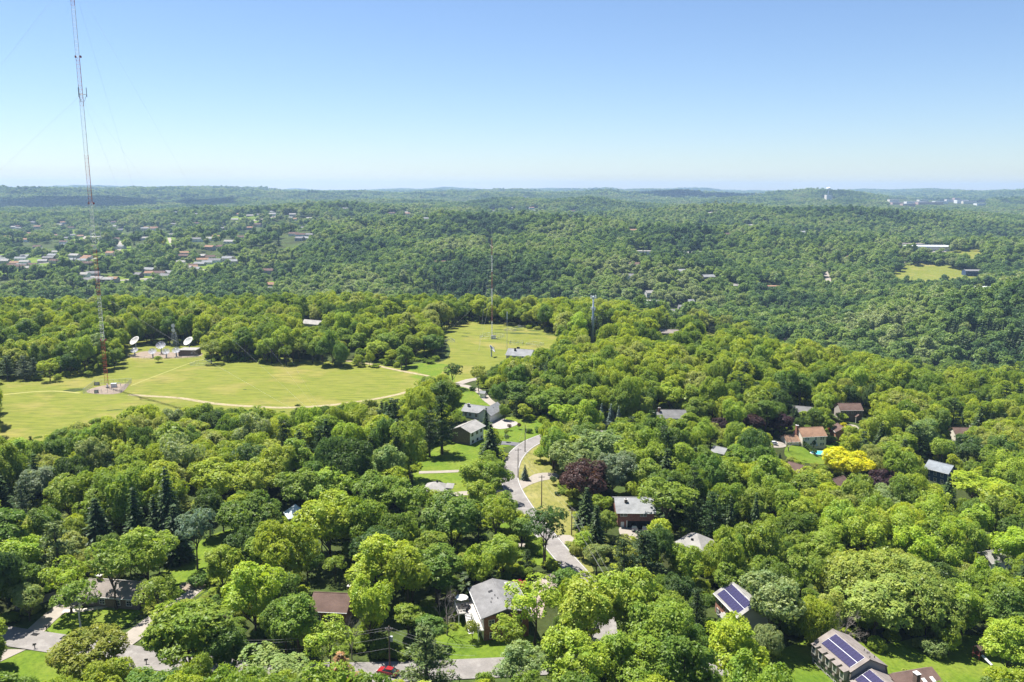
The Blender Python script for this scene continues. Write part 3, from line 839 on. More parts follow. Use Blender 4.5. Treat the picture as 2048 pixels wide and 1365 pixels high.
# front wing
MB().prism([(-4.4, -2), (4.4, -2), (4.4, 4.1), (0, 6.2), (-4.4, 4.1)], 6.22, 15.5).build('wall', SD_TAUPE, gl)
m = MB()
m.slab((6.22, -4.9, 4.0), (16, -4.9, 4.0), (16, 0, 6.42), (6.22, 0, 6.42), .2)
m.slab((6.22, 0, 6.425), (16, 0, 6.425), (16, 4.9, 4.0), (6.22, 4.9, 4.0), .2)
m.build('roof', SH_TAUPE, gl)
solar(H3, 7.2, 12.4, 5, -4.0, 4.47, -.5, 6.2)
# rear wing running off towards the lawn
MB().prism([(6.6, -2), (14.2, -2), (14.2, 3.3), (10.4, 5.4), (6.6, 3.3)][::1], 0, 1).v
yw0, yw1 = 4.42, 13.5
vs = []
for y in (yw0, yw1):
    vs += [(8.0, y, -2), (15.6, y, -2), (15.6, y, 3.2), (9.2, y, 5.6), (8.0, y, 5.2)]
MB().add(vs, [(0, 1, 2, 3, 4)[::-1], (5, 6, 7, 8, 9)] + [(k, (k + 1) % 5, 5 + (k + 1) % 5, 5 + k) for k in range(5)]).build('wall', SD_BROWN, gl)
rw = MB().slab((16.2, yw0 - 1.5, 3.1), (16.2, yw1 + .4, 3.1), (9.0, yw1 + .4, 5.85), (9.0, yw0 - 1.5, 5.85), .2).build('roof', SH_BROWN, gl)
rw['label'] = 'brown shingled roof of the rear wing'
for y in (9.3, 11.4):
    sk = MB().slab((13.2, y, 4.38), (13.2, y + .8, 4.38), (11.2, y + .8, 5.14), (11.2, y, 5.14), .08).build('skylight', M_WHITE, rw)
    MB().slab((13.05, y + .12, 4.46), (13.05, y + .68, 4.46), (11.35, y + .68, 5.105), (11.35, y + .12, 5.105), .02).build('pane', surf('skylight_glass', (.30, .34, .38), .15), sk)
ch = MB().box(11.3, 12.5, 7.0, 7.9, 3.5, 7.0).build('chimney', BR_BROWN, gl)
MB().box(11.2, 12.6, 6.9, 8.0, 7.0, 7.15).build('chimney_cap', M_WHITE, ch)
MB().box(5.0, 9.0, 5.4, 8.4, -.5, .25).build('patio_slab', M_CONC, gl)

# --- tan two-storey house with garage
a = W(1625, 897)
H4 = House('house', 'tan two-storey house with orange-tan roof, red brick chimney and attached garage', 'house', rot=9, w=11.4, d=8.6, hw=5.4, rise=2.9, ov=.4, wall=SD_TAN, rmat=SH_TAN, loc=(a.x, a.y + 4.4, 0), endmat={-1: SD_CREAM, 1: SD_CREAM})
for u in (-4.2, -3.1, .6, 3.2, 4.3):
    H4.win('f', u, 3.6, .85, 1.3)
for u in (-4.6, 3.3, 4.4):
    H4.win('f', u, .9, .85, 1.3)
for u in (-1.6, -.3):
    H4.win('f', u, .05, .95, 2.2, name='door')
H4.win('l', 0, 3.5, .9, 1.3)
H4.chimney(-6.1, .8, 9.3, .9, 1.5, BR_RED, -.5)
MB().prism([(-3.0, -1), (3.6, -1), (3.6, 2.9), (.3, 5.0), (-3.0, 2.9)], -12.4, -6.56).build('garage_wall', SD_CREAM, H4.root)
H4.gable(2.95, 3.3, 2.9, 2.1, .4, SH_TAN, -9.4, .3)
gd = MB().box(-12.47, -12.41, -1.8, 2.4, -.2, 2.3).build('garage_door', M_WHITE, H4.root)

# --- brown two-storey house
a = W(1702, 843)
H5 = House('house', 'brown two-storey house with a small gabled porch, behind the yellow shrubs', 'house', rot=1, w=11.5, d=8, hw=5.6, rise=2.6, ov=.35, wall=SD_BROWN, rmat=SH_BROWN, loc=(a.x, a.y + 4.2, 0), endmat={-1: SD_TAUPE, 1: SD_TAUPE})
for u in (-4.3, -2, 0.4, 2.6, 4.6):
    H5.win('f', u, 3.7, .9, 1.2, frame=SD_TAUPE)
H5.win('l', -.5, 3.4, .9, 1.3, frame=M_SHUT)
for u in (-4.3, -2):
    H5.win('f', u, .9, 1.0, 1.3, frame=SD_TAUPE)
MB().add([(1.2, -6.6, 2.6), (4.8, -6.6, 2.6), (4.8, -4, 2.6), (1.2, -4, 2.6), (3, -6.6, 3.9), (3, -4, 3.9)], [(0, 4, 5, 3), (1, 2, 5, 4), (0, 1, 4), (3, 2, 1, 0)]).build('porch_roof', SH_BROWN, H5.root)
for x in (1.4, 4.6):
    MB().box(x - .1, x + .1, -6.5, -6.3, -.8, 2.6).build('porch_post', M_WHITE, H5.root)

# --- orange brick house behind the red-leaved tree
a = W(1683, 884)
H6 = House('house', 'orange brick gable end of a house showing past clipped shrubs', 'house', rot=-95, w=9, d=6.5, hw=4.6, rise=1.9, ov=.3, wall=BR_ORANGE, rmat=SH_BROWN, loc=(a.x + .5, a.y + 4, 0), endmat={1: BR_ORANGE})
H6.win('r', 0, 2.6, .9, 1.2)
# --- blue house
c = (W(1862, 920, 8.3) + W(1903, 931, 8.3)) / 2
H7 = House('house', 'dark blue two-storey house with white windows and pale grey roof', 'house', rot=-50, w=9.6, d=8.0, hw=5.6, rise=2.5, ov=.4, wall=SD_BLUE, rmat=SH_BLUE, loc=(c.x, c.y, 0))
for u in (-3.2, -.4, 2.4):
    H7.win('f', u, 3.5, 1.0, 1.4, shutters=False); H7.win('f', u + .2, .7, 1.1, 1.5)
H7.win('r', 0, 6.1, .6, .7); H7.win('r', 2.0, 3.4, .9, 1.3)
MB().box(4.7, 4.86, -4.1, -3.95, -1, 5.4).build('corner_board', M_WHITE, H7.root)
MB().slab((4.85, -.8, 3.0), (8.2, -.8, 2.4), (8.2, 3.6, 2.4), (4.85, 3.6, 3.0), .2).build('porch_roof', SH_PALE, H7.root)
for q in (-.5, 3.3):
    MB().box(7.9, 8.06, q - .08, q + .08, -1, 2.2).build('porch_post', M_WHITE, H7.root)
# --- brown roofed cream house
a = W(1928, 889)
H8 = House('house', 'cream house with brown roof half hidden behind a round dark green tree', 'house', rot=-4, w=12, d=8, hw=5.0, rise=2.4, ov=.4, wall=SD_CREAM, rmat=SH_BROWN, loc=(a.x + 2, a.y + 4, 0))
for u in (-4.4, -2, 2):
    H8.win('f', u, 3.0, 1.2, 1.4)
H8.chimney(3, 1, 8.0, .9, .9, SD_CREAM)
# --- brick house over a carport
c = W(1268, 1058)
H9 = House('house', 'brick house with flat-pitched pale roof over a dark double carport', 'house', rot=-1, w=11.2, d=12.5, hw=5.3, rise=2.3, ov=.6, wall=BR_RED, rmat=SH_LGREY, loc=(c.x + .6, c.y + 6.4, 0))
H9.chimney(-2.7, -2.2, 7.9, .9, .8, BR_BROWN, 6)
for u in (-4.3, -3.2, 1.8, 2.8):
    H9.win('f', u, 4.0, .85, .8)
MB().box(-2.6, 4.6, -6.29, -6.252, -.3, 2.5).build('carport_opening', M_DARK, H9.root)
MB().box(-4.6, -3.6, -6.32, -6.252, -.2, 2.2).build('door', M_WHITE, H9.root)
for x in (-2.75, 4.75):
    MB().box(x - .15, x + .15, -6.5, -6.26, -.6, 2.7).build('post', M_WHITE, H9.root)
# --- others along the road
c = W(1393, 1066, 6.3)
H10 = House('house', 'pale grey pyramid-roofed house among trees below the brick carport house', 'house', rot=-42, w=8.6, d=8.4, hw=3.2, rise=2.9, roof='hip', ov=.5, wall=SD_GREY, rmat=SH_PALE, loc=(c.x, c.y, 0))
MB().box(-.3, .3, -2.6, -2.1, 4.4, 5.3).build('chimney', M_SHUT, H10.root)
H10.win('f', -2, 1, 1.1, 1.3); H10.win('l', 1.5, 1, 1.1, 1.3)
c = W(933, 889)
H11 = House('house', 'white bi-level house with brown stone end wall beside the tall dark spruce', 'house', rot=62, w=10.5, d=8.2, hw=5.3, rise=1.7, ov=.7, wall=SD_WHITE, rmat=SH_PALE, loc=(c.x + .3, c.y + 5.3, 0), endmat={-1: BR_BROWN, 1: BR_BROWN})
for u in (-3.4, .2, 3.4):
    H11.win('f', u, 3.2, 1.3, 1.2, frame=M_SHUT); H11.win('f', u + .3, .5, 1.2, .9, frame=M_SHUT)
H11.win('f', -1.6, .2, 1.0, 2.1, name='door', pane=M_SHUT)
c = W(968, 838)
H12 = House('house', 'white ranch house with grey cross-gabled roof and stone chimney below the bright lawn', 'house', rot=-24, w=13, d=7.5, hw=3.2, rise=2.0, ov=.5, wall=SD_PBLUE, rmat=SH_LGREY, loc=(c.x - 2.2, c.y + 2.6, 0))
H12.chimney(-4.6, -1.2, 5.9, .9, .8, surf('stone', (.35, .34, .33)))
for u in (-4.8, -2.6, .4, 2.4):
    H12.win('f', u, 1.0, 1.1, 1.3)
H12.win('l', 0, 1, 1.2, 1.4)
MB().add([(x, y, z) for x in (3.0, 8.6) for y, z in ((-6.6, -1), (6.2, -1))] + [(x, y, 3.7) for x in (3.0, 8.6) for y in (-6.6, 6.2)] + [(5.8, -6.6, 5.9), (5.8, 6.2, 5.9)],
         [(0, 2, 6, 8, 4), (1, 5, 9, 7, 3), (0, 4, 5, 1), (2, 3, 7, 6), (4, 8, 9, 5), (8, 6, 7, 9)]).build('wall', SD_WHITE, H12.root)
MB().slab((2.4, -7.1, 3.3), (5.8, -7.1, 6.1), (5.8, 6.7, 6.1), (2.4, 6.7, 3.3), .18).slab((5.8, -7.1, 6.104), (9.2, -7.1, 3.3), (9.2, 6.7, 3.3), (5.8, 6.7, 6.104), .18).build('roof', SH_LGREY, H12.root)
MB().box(4.2, 7.4, -6.66, -6.605, -.3, 2.3).build('garage_door', M_WHITE, H12.root)
c = W(874, 964, 5.2)
H13 = House('house', 'small pale hip-roofed house with a black flue on the mown lawn', 'house', rot=-12, w=8, d=6.4, hw=2.9, rise=2.1, roof='hip', ov=.5, wall=SD_WHITE, rmat=SH_PALE, loc=(c.x, c.y, 0))
MB().tube([(0, 0, 4.9), (0, 0, 5.7)], .25, 8).build('flue', M_SHUT, H13.root)
H13.win('f', -1.6, .9, 1.1, 1.2); H13.win('r', 0, .9, 1.1, 1.2)
MB().slab((3.2, -1.5, 3.9), (5.8, -1.5, 3.9), (5.8, .6, 4.9), (3.2, .6, 4.9), .15).slab((3.2, .6, 4.904), (5.8, .6, 4.904), (5.8, 2.7, 3.9), (3.2, 2.7, 3.9), .15).build('porch_roof', SH_PALE, H13.root)
c = W(966, 797)
H14 = House('shed', 'small white garden shed at the edge of the bright lawn', 'shed', rot=-15, w=2.6, d=2.4, hw=2.4, rise=.8, ov=.2, wall=M_WHITE, rmat=SH_LGREY, loc=(c.x, c.y + 1.2, 0))
H14.win('f', 0, .1, .9, 1.9, name='door', pane=M_WHITE)
c = W(668, 1250)
H15 = House('house', 'house with plain brown roof and brick chimney under yellow-green trees', 'house', rot=-5, w=8.4, d=8.5, hw=3.3, rise=2.2, ov=.45, wall=BR_RED, rmat=SH_BROWN, loc=(c.x - 1, c.y + 4.4, 0))
H15.chimney(3.9, .5, 7.3, .8, .8, BR_RED, 3)
for u in (-2.4, 0, 2.4):
    H15.win('f', u, 1.0, 1.1, 1.2)
c = W(262, 1166, 4.5)
H16 = House('house', 'low brown-roofed house behind the round bright tree by the lawn', 'house', rot=-8, w=15, d=8, hw=2.9, rise=2.0, ov=.5, wall=BR_BROWN, rmat=SH_TAUPE, loc=(c.x - 3, c.y, 0))
H16.chimney(-5, 0, 6.0, 1.0, .9, BR_BROWN)
for u in (-5, -2, 2, 5):
    H16.win('f', u, .9, 1.3, 1.2)
c = W(4, 1072, 4)
H17 = House('house', 'house with brown gable roof beside a pale pine at the wood edge', 'house', rot=35, w=10, d=7.5, hw=3.0, rise=2.2, ov=.4, wall=BR_BROWN, rmat=SH_TAUPE, loc=(c.x, c.y - 2, 0))
H17.win('f', 0, .9, 1.2, 1.2)
# field building
c = W(1042, 700, 5.5)
H18 = House('house', 'low grey-roofed building with black vents at the edge of the far meadow', 'building', rot=-18, w=15, d=11, hw=3.0, rise=2.8, ov=.5, wall=SD_GREY, rmat=SH_LGREY, loc=(c.x, c.y, 0))
MB().box(-3.6, -2.6, -2.2, -1.4, 4.6, 6.6).build('roof_vent', M_DARK, H18.root)
MB().box(-3.0, -1.4, 1.0, 2.0, 5.2, 6.8).build('roof_vent', M_DARK, H18.root)
for u in (-5, -2, 1, 4):
    H18.win('f', u, .9, 1.4, 1.2)
c = W(1342, 823, 5)
H19 = House('house', 'grey-roofed house with brick chimney in front of the tall dark wood', 'house', rot=-2, w=13, d=8, hw=3.0, rise=2.6, ov=.4, wall=SD_CREAM, rmat=SH_GREY, loc=(c.x, c.y, 0))
H19.chimney(-5.6, -1, 6.8, .9, .9, BR_RED)
H19.win('f', 0, 1, 1.2, 1.3); H19.win('f', 3, 1, 1.2, 1.3)
HS = []
for lab, px, py, hh, rot, w, d, hw, rise, wm, rm in [
        ('grey-roofed house showing between two trees behind the tan house', 1606, 812, 6, -20, 9, 7, 3.4, 2.2, SD_GREY, SH_GREY),
        ('small brown-roofed garden house on the lawn below the tan house', 1592, 928, 4.5, -50, 6, 5, 2.6, 2.0, SD_BROWN, SH_BROWN),
        ('brown roof of a house under the yellow tree', 1676, 956, 5, 35, 7, 6, 3.0, 2.0, SD_BROWN, SH_BROWN),
        ('small grey-roofed outbuilding among yellow-green trees', 1441, 895, 3.8, -40, 5.5, 5, 2.2, 1.6, SD_GREY, SH_LGREY),
        ('pale-roofed house hidden by trees on the darker hillside', 1986, 1103, 5, 20, 9, 7, 3.2, 2.0, SD_WHITE, SH_PALE),
        ('brown-roofed house standing before the small grassy clearing', 1338, 661, 5, -8, 15, 10, 3.4, 2.2, SD_BROWN, SH_TAUPE),
        ('long pale-roofed building in the wood behind the meadow', 622, 641, 5, -25, 20, 10, 3.2, 2.0, SD_GREY, SH_PALE),
        ('pale-walled house beside a brown-roofed neighbour on the hillside', 1210, 868, 4.5, 20, 7, 6, 3.0, 1.8, SD_WHITE, SH_PALE)]:
    c = W(px, py, hh)
    h_ = House('house', lab, 'house', rot=rot, w=w, d=d, hw=hw, rise=rise, ov=.4, wall=wm, rmat=rm, loc=(c.x, c.y, 0))
    for u in (-.25, .25):
        h_.win('f', u * w, .9, 1.0, 1.2)
    HS.append(h_)
# village houses and larger buildings beyond the wood
def far_house(name, label, cat, px, py, w, d, hw, rise, wall, rmat, rot=0, group=None, roof='gable', nwin=4, storeys=1, dz=0.4):
    c = W(px, py)
    h = House(name, label, cat, rot=rot, w=w, d=d, hw=hw, rise=rise, ov=.4, wall=wall, rmat=rmat, loc=(c.x, c.y, 0), group=group, roof=roof, base=5, dz=dz)
    for st in range(storeys):
        for k in range(nwin):
            h.win('f', (k + .5) / nwin * w - w / 2, .9 + st * 2.9, min(1.6, w / nwin * .5), 1.3)
    return h
far_house('apartment_block', 'long red brick apartment block with pale flat roof beyond the meadow wood', 'building', 1296, 615, 38, 14, 8.6, 1.0, BR_RED, SH_PALE, -6, None, 'flat', 9, 3)
far_house('house', 'white clapboard house with tall dark window beside the brick apartment block', 'house', 1348, 634, 11, 9, 7, 2.5, SD_WHITE, SH_GREY, -20, None, 'gable', 3, 2)
far_house('house', 'dark grey house with white porch beside a tall white gable', 'house', 1367, 623, 15, 9, 6, 2.4, SD_GREY, SH_GREY, 0, None, 'gable', 4, 2)
far_house('house', 'narrow white gabled house standing above the dark grey one', 'house', 1381, 615, 8, 8, 8, 2.6, SD_WHITE, SH_LGREY, 10, None, 'gable', 2, 2)
far_house('house', 'white gabled house just behind the brick apartment block', 'house', 1298, 593, 12, 9, 5, 3, SD_WHITE, SH_PALE, 20)
far_house('house', 'cream house with pale roof in front of the shaded hill foot', 'house', 1466, 577, 14, 9, 4, 2.5, SD_CREAM, SH_PALE, 5)
far_house('house', 'pale house with brown roof half hidden at the hill foot', 'house', 1368, 574, 11, 8, 4, 2.5, SD_WHITE, SH_BROWN, -15)
far_house('building', 'long low tan building beside the road up the far slope', 'building', 1545, 578, 34, 12, 4, 2, SD_CREAM, SH_TAN, 3, None, 'flat', 7)
far_house('warehouse', 'big white flat-roofed warehouse behind the bright hilltop trees', 'warehouse', 1962, 588, 48, 26, 9, 1, SD_PBLUE, surf('white_membrane_roof', (.7, .74, .78), .6, .05), -4, None, 'flat', 8)
far_house('annexe', 'smaller grey flat-roofed annexe beside the white warehouse', 'building', 1918, 592, 22, 14, 6, 1, SD_GREY, SH_PALE, -4, None, 'flat', 4)
far_house('school', 'broad pale flat-roofed school above the far sloping field', 'building', 1852, 501, 95, 40, 9, 1, SD_CREAM, surf('white_membrane_roof', (.7, .74, .78)), -3, None, 'flat', 14)
far_house('school_wing', 'brown brick wing beside the broad pale school', 'building', 1822, 497, 50, 30, 11, 1, BR_BROWN, SH_TAUPE, -3, None, 'flat', 8)
far_house('barn', 'dark blue metal barn at the end of the far sloping field', 'barn', 1946, 552, 34, 16, 9, 2, SD_BLUE, SH_GREY, -3, None, 'gable', 4)
far_house('house', 'large pale house in a gap of the far right wood', 'house', 1610, 470, 30, 16, 7, 3, SD_WHITE, SH_LGREY, 10)
far_house('building', 'flat pale building in the wooded dip below the far ridge', 'building', 1285, 509, 40, 20, 6, 2, SD_WHITE, SH_PALE, -5, None, 'flat', 6)
SUB = [(37, 460), (75, 457), (225, 447), (290, 461), (306, 462), (145, 473), (160, 475), (130, 479), (235, 481), (252, 475), (240, 499), (222, 512), (75, 497), (80, 503), (108, 508), (50, 516), (10, 528), (33, 530), (18, 537), (45, 538), (66, 534), (86, 526), (110, 528), (145, 525),
       (170, 522), (150, 517), (165, 526), (275, 555), (305, 552), (320, 553), (336, 551), (195, 563), (216, 565), (175, 567), (385, 537), (400, 532), (415, 529), (430, 526), (376, 542), (391, 542), (460, 521), (395, 484), (420, 482), (460, 487), (440, 497), (535, 548), (540, 583), (546, 574),
       (480, 432), (500, 434), (520, 432), (545, 427), (470, 442), (600, 482), (612, 480), (820, 441), (852, 441), (1022, 436), (1142, 441), (985, 424), (1075, 424), (1290, 424), (1420, 430), (880, 530), (1395, 510), (1640, 470), (1700, 520), (1500, 455), (620, 440), (690, 420), (350, 428), (390, 432), (120, 452), (200, 458)]
_r = random.Random(5)
for (xa, xb, ya, yb, n) in ((0, 260, 448, 500, 16), (0, 190, 512, 542, 12), (150, 350, 546, 570, 6), (360, 480, 478, 545, 12), (470, 640, 428, 500, 12), (270, 460, 440, 480, 8), (1240, 1500, 455, 560, 8), (640, 1200, 415, 445, 10)):
    for _ in range(n):
        SUB.append((_r.randint(xa, xb), _r.randint(ya, yb)))
SUBW = [('white', SD_WHITE), ('cream', SD_CREAM), ('grey', SD_GREY), ('brown-brick', BR_BROWN), ('tan', SD_TAN), ('pale-blue', SD_PBLUE)]
SUBR = [('grey', SH_GREY), ('pale', SH_PALE), ('brown', SH_BROWN), ('light-grey', SH_LGREY), ('tan', SH_TAN)]
_seen = {}
NTH = ['', 'second ', 'third ', 'fourth ', 'fifth ', 'sixth ', 'seventh ', 'eighth ', 'ninth ']
def nth(lab):
    _seen[lab] = _seen.get(lab, 0) + 1
    return lab if _seen[lab] == 1 else lab + f', {NTH[_seen[lab] - 1].strip()} from the mast'
SUB.sort()
for k, (px, py) in enumerate(SUB):
    wn_, wm = SUBW[(k * 7 + k // 3) % 6]; rn_, rm = SUBR[(k * 3 + k // 5) % 5]
    where = 'in the valley suburb' if px < 480 and py > 465 else ('on the wooded valley slope' if py > 465 else 'on the far wooded ridge')
    far_house('suburban_house', nth(f'{wn_} house with a {rn_} roof {where}'), 'house', px, py, 16 + (k * 5) % 8, 11, 3.6 + (k % 3), 3.0, wm, rm, (k * 37) % 50 - 25, 'small houses of the far suburbs', 'gable', 3)
for k, (px, py, w, hw) in enumerate([(1786, 407, 60, 22), (1800, 409, 110, 10), (1830, 408, 120, 12), (1845, 404, 60, 12), (1858, 409, 150, 11), (1880, 408, 80, 14), (1898, 404, 60, 18), (1912, 405, 45, 34), (1922, 407, 70, 18), (1936, 408, 80, 14), (1815, 412, 70, 10), (1960, 411, 60, 10), (1656, 399, 34, 26), (1600, 404, 40, 12), (1380, 401, 60, 10), (1050, 397, 50, 12), (910, 395, 60, 10), (2000, 408, 90, 10), (1695, 404, 70, 10), (1740, 401, 60, 10)]):
    wn_, wm = [('cream', SD_CREAM), ('pink-brown', surf('pinkish_render', (.48, .34, .30))), ('white', SD_WHITE)][k % 3]
    far_house('town_building', nth(f'{wn_} flat-roofed {"tall " if hw > 30 else "long " if w > 90 else "small " if hw < 11 else ""}town building near the horizon'), 'building', px, py, w, 40, hw, 1, wm, SH_PALE, 0, 'distant town buildings', 'flat', 6, max(1, hw // 8), dz=2)
c = W(1656, 393)
t = thing('water_tower', 'white water tower standing above the distant town', 'tower', c)
MB().ball((0, 0, 48), 15, 12, 8, .7).build('tank', M_WHITE, t, smooth=True); MB().tube([(0, 0, -5), (0, 0, 40)], [6, 3], 8).build('stem', M_WHITE, t)

# ------------------------------------------------------------------ masts
M_RED = surf('mast_orange_red', (0.42, 0.085, 0.035), 0.6, 0.15)
M_MWHITE = surf('mast_white', (0.72, 0.70, 0.68), 0.6, 0.08)
M_STEEL = surf('galvanised_steel', (0.42, 0.44, 0.46), 0.5, 0.1, metal=0.2)
M_WIRE = surf('cable', (0.40, 0.40, 0.40), 0.6)
MAST = W(215, 776)
def lattice(face, h, panels, leg, brace, z0=0):
    m = MB(); r = face / math.sqrt(3)
    P = [Vector((r * math.cos(a), r * math.sin(a), 0)) for a in (R(90), R(210), R(330))]
    for p in P:
        m.tube([p + Vector((0, 0, z0)), p + Vector((0, 0, z0 + h))], leg, 5)
    for k in range(panels):
        za, zb = z0 + h * k / panels, z0 + h * (k + 1) / panels
        for i in range(3):
            a, b = P[i], P[(i + 1) % 3]
            m.tube([a + Vector((0, 0, za)), b + Vector((0, 0, za))], brace, 4, False)
            if k % 2:
                m.tube([a + Vector((0, 0, za)), b + Vector((0, 0, zb))], brace, 4, False)
            else:
                m.tube([b + Vector((0, 0, za)), a + Vector((0, 0, zb))], brace, 4, False)
    return m
mast = thing('radio_mast', 'very tall guyed red and white lattice radio mast rising from the meadow', 'mast', MAST)
LAND.append(('tall radio mast', MAST.x, MAST.y))
BH = 22.6
red_s = lattice(1.8, BH, 12, .066, .034).mesh('mast_section', M_RED); wh_s = lattice(1.8, BH, 12, .066, .034).mesh('mast_section', M_MWHITE)
for k in range(9):
    obj('mast_section', red_s if k % 2 == 0 else wh_s, mast, (0, 0, 2.0 + k * BH))
MB().tube([(0, 0, -.5), (0, 0, .6)], .9, 8).build('base_pier', M_CONC, mast)
MB().tube([(0, 0, .6), (0, 0, 2.05)], [.5, .28], 8).build('base_insulator', M_MWHITE, mast)
def antenna_ring(z, m, rad):
    g = MB()
    for k in range(3):
        a = R(30 + 120 * k)
        d = Vector((math.cos(a), math.sin(a), 0))
        g.tube([d * .9 + Vector((0, 0, z)), d * rad + Vector((0, 0, z))], .14, 4)
        g.tube([d * rad + Vector((0, 0, z - 1.2)), d * rad + Vector((0, 0, z + 3.2))], .17, 5)
        e = Vector((math.cos(a + R(120)), math.sin(a + R(120)), 0))
        g.tube([d * rad + Vector((0, 0, z)), e * rad + Vector((0, 0, z))], .10, 4)
        g.tube([d * rad + Vector((0, 0, z)), d * .9 + Vector((0, 0, z - 3.5))], .08, 4)
    return g.build('antenna_ring', m, mast)
antenna_ring(76.0, M_MWHITE, 3.0)
antenna_ring(143.0, M_STEEL, 2.2)
for z in (24.6, 92, 160):
    for q in (-1, 1):
        MB().box(q * 1.2 - .2, q * 1.2 + .2, -.5, .5, z - .5, z + .5).build('warning_light', surf('lamp_red', (.35, .02, .02), .3), mast)
for a_, rr in ((R(-30), 150), (R(95), 120), (R(210), 150)):
    anchor = Vector((rr * math.cos(a_), rr * math.sin(a_), 0))
    anchor.z = gz(MAST.x + anchor.x, MAST.y + anchor.y) - MAST.z + .6
    for z in (48, 92, 143, 196):
        pts = []
        for k in range(9):
            f = k / 8
            p = Vector((0, 0, z)).lerp(anchor, f); p.z -= 6 * f * (1 - f)
            pts.append(p)
        MB().tube(pts, .022, 4, False).build('guy_wire', M_WIRE, mast)
    MB().box(anchor.x - .8, anchor.x + .8, anchor.y - .8, anchor.y + .8, anchor.z - 1.5, anchor.z).build('guy_anchor', M_CONC, mast)

def chain_fence(label, pts, h=2.2, step=3.0, group=None, closed=True, z=.0):
    P = [Vector((p[0], p[1])) for p in pts]
    c = sum(P, Vector((0, 0))) / len(P)
    z0 = gz(c.x, c.y)
    t = thing('fence', label, 'fence', (c.x, c.y, z0), 0, group)
    post = MB().tube([(0, 0, -.5), (0, 0, h)], .06, 5).mesh('post', M_STEEL)
    for i in range(len(P) if closed else len(P) - 1):
        a, b = P[i], P[(i + 1) % len(P)]
        n = max(1, round((b - a).length / step))
        w = MB()
        for k in range(n):
            p, q = a.lerp(b, k / n), a.lerp(b, (k + 1) / n)
            zp, zq = gz(p.x, p.y) - z0, gz(q.x, q.y) - z0
            obj('post', post, t, (p.x - c.x, p.y - c.y, zp))
            for f in (.04, .97):
                w.tube([(p.x - c.x, p.y - c.y, zp + h * f), (q.x - c.x, q.y - c.y, zq + h * f)], .03, 4, False)
            for j in range(1, 10):
                s_ = j / 10
                u = p.lerp(q, s_); v = p.lerp(q, min(1, s_ + .25)); zu = zp + (zq - zp) * s_
                w.tube([(u.x - c.x, u.y - c.y, zu + .1), (v.x - c.x, v.y - c.y, zu + h * .95)], .009, 3, False)
                v = p.lerp(q, max(0, s_ - .25))
                w.tube([(u.x - c.x, u.y - c.y, zu + .1), (v.x - c.x, v.y - c.y, zu + h * .95)], .009, 3, False)
        f_ = w.build('wire_panel', M_STEEL, t)
    return t
def sq(c, r, a=0.0, asp=1.0):
    return [(c.x + r * (math.cos(a + k * math.pi / 2)), c.y + asp * r * math.sin(a + k * math.pi / 2)) for k in range(4)]
chain_fence('chain-link fence enclosing the foot of the tall red and white mast', [W(166, 787).to_2d(), W(190, 769).to_2d(), W(263, 765).to_2d(), W(240, 787).to_2d()])
for px, py, lab, s_ in ((194, 771, 'dark equipment cabinet inside the mast fence by its back corner', 1.2), (193, 787, 'small dark pump box by the front of the mast fence', .9)):
    p = W(px, py)
    c_ = thing('cabinet', lab, 'cabinet', p, .3)
    MB().box(-s_, s_, -.5, .5, 0, 1.6).build('casing', M_SHUT, c_); MB().box(-s_ * .8, s_ * .8, -.53, -.502, .2, 1.45).build('door', M_STEEL, c_)
p = W(228, 775)
t = thing('tuning_hut', 'small pale tuning hut with pipe loops beside the mast foot', 'hut', p, .2)
MB().box(-1.2, 1.2, -.9, .9, 0, 1.9).build('wall', M_MWHITE, t); MB().box(-1.35, 1.35, -1.05, 1.05, 1.902, 2.05).build('roof', M_STEEL, t)
MB().tube([(1.4, 0, 0), (1.4, 0, 2.0), (2.4, 0, 2.4), (3.2, 0, 1.8), (3.2, 0, 0)], .1, 6).build('pipe_loop', M_STEEL, t)

# slim lattice mast and the whip pole in the far meadow
p = W(984, 677)
m2 = thing('radio_mast', 'slim pale lattice radio mast standing in the farther meadow', 'mast', p)
LAND.append(('slim radio mast', p.x, p.y))
for k in range(6):
    obj('mast_section', (lattice(.75, 11, 8, .075, .04).mesh('mast_section', M_MWHITE if k % 2 == 0 else surf('faded_red', (.36, .17, .13), .6))), m2, (0, 0, 1 + k * 11))
MB().box(-.5, .5, -.5, .5, -.5, 1.0).build('base_pier', M_CONC, m2)
MB().tube([(0, 0, 67), (0, 0, 72)], .08, 5).build('antenna_whip', M_STEEL, m2)
for a_ in (20, 140, 260):
    for z in (34, 66):
        d = Vector((42 * math.cos(R(a_)), 42 * math.sin(R(a_)), 0)); d.z = gz(p.x + d.x, p.y + d.y) - p.z
        MB().tube([(0, 0, z), tuple(Vector((0, 0, z)).lerp(d, .5) - Vector((0, 0, 1))), tuple(d)], .03, 4, False).build('guy_wire', M_WIRE, m2)
chain_fence('wooden fence ring around the foot of the slim mast', sq(W(984, 675), 9, .4), 1.6, 3.0)
t = thing('hut', 'small white equipment hut at the foot of the slim mast', 'hut', W(987, 678))
MB().box(-1.6, 1.6, -1.1, 1.1, 0, 2.0).build('wall', M_MWHITE, t); MB().box(-1.8, 1.8, -1.3, 1.3, 2.002, 2.2).build('roof', SH_GREY, t)
for k, (px, py, r_) in enumerate([(1021, 662, 4.5), (1045, 655, 3.5), (1033, 688, 6), (1070, 691, 6), (896, 683, 5), (402, 729, 6)]):
    chain_fence(['small wire pen of guy anchors behind the slim mast', 'farthest little wire pen under the wood edge', 'wire pen just above the low grey-roofed building', 'wire pen beyond the end of the low grey-roofed building', 'faint wire pen by the round tree clump', 'wire pen around a guy anchor beside the lone meadow tree'][k], sq(W(px, py), r_, .3 + k), 1.5, 2.5)
p = W(1014, 706)
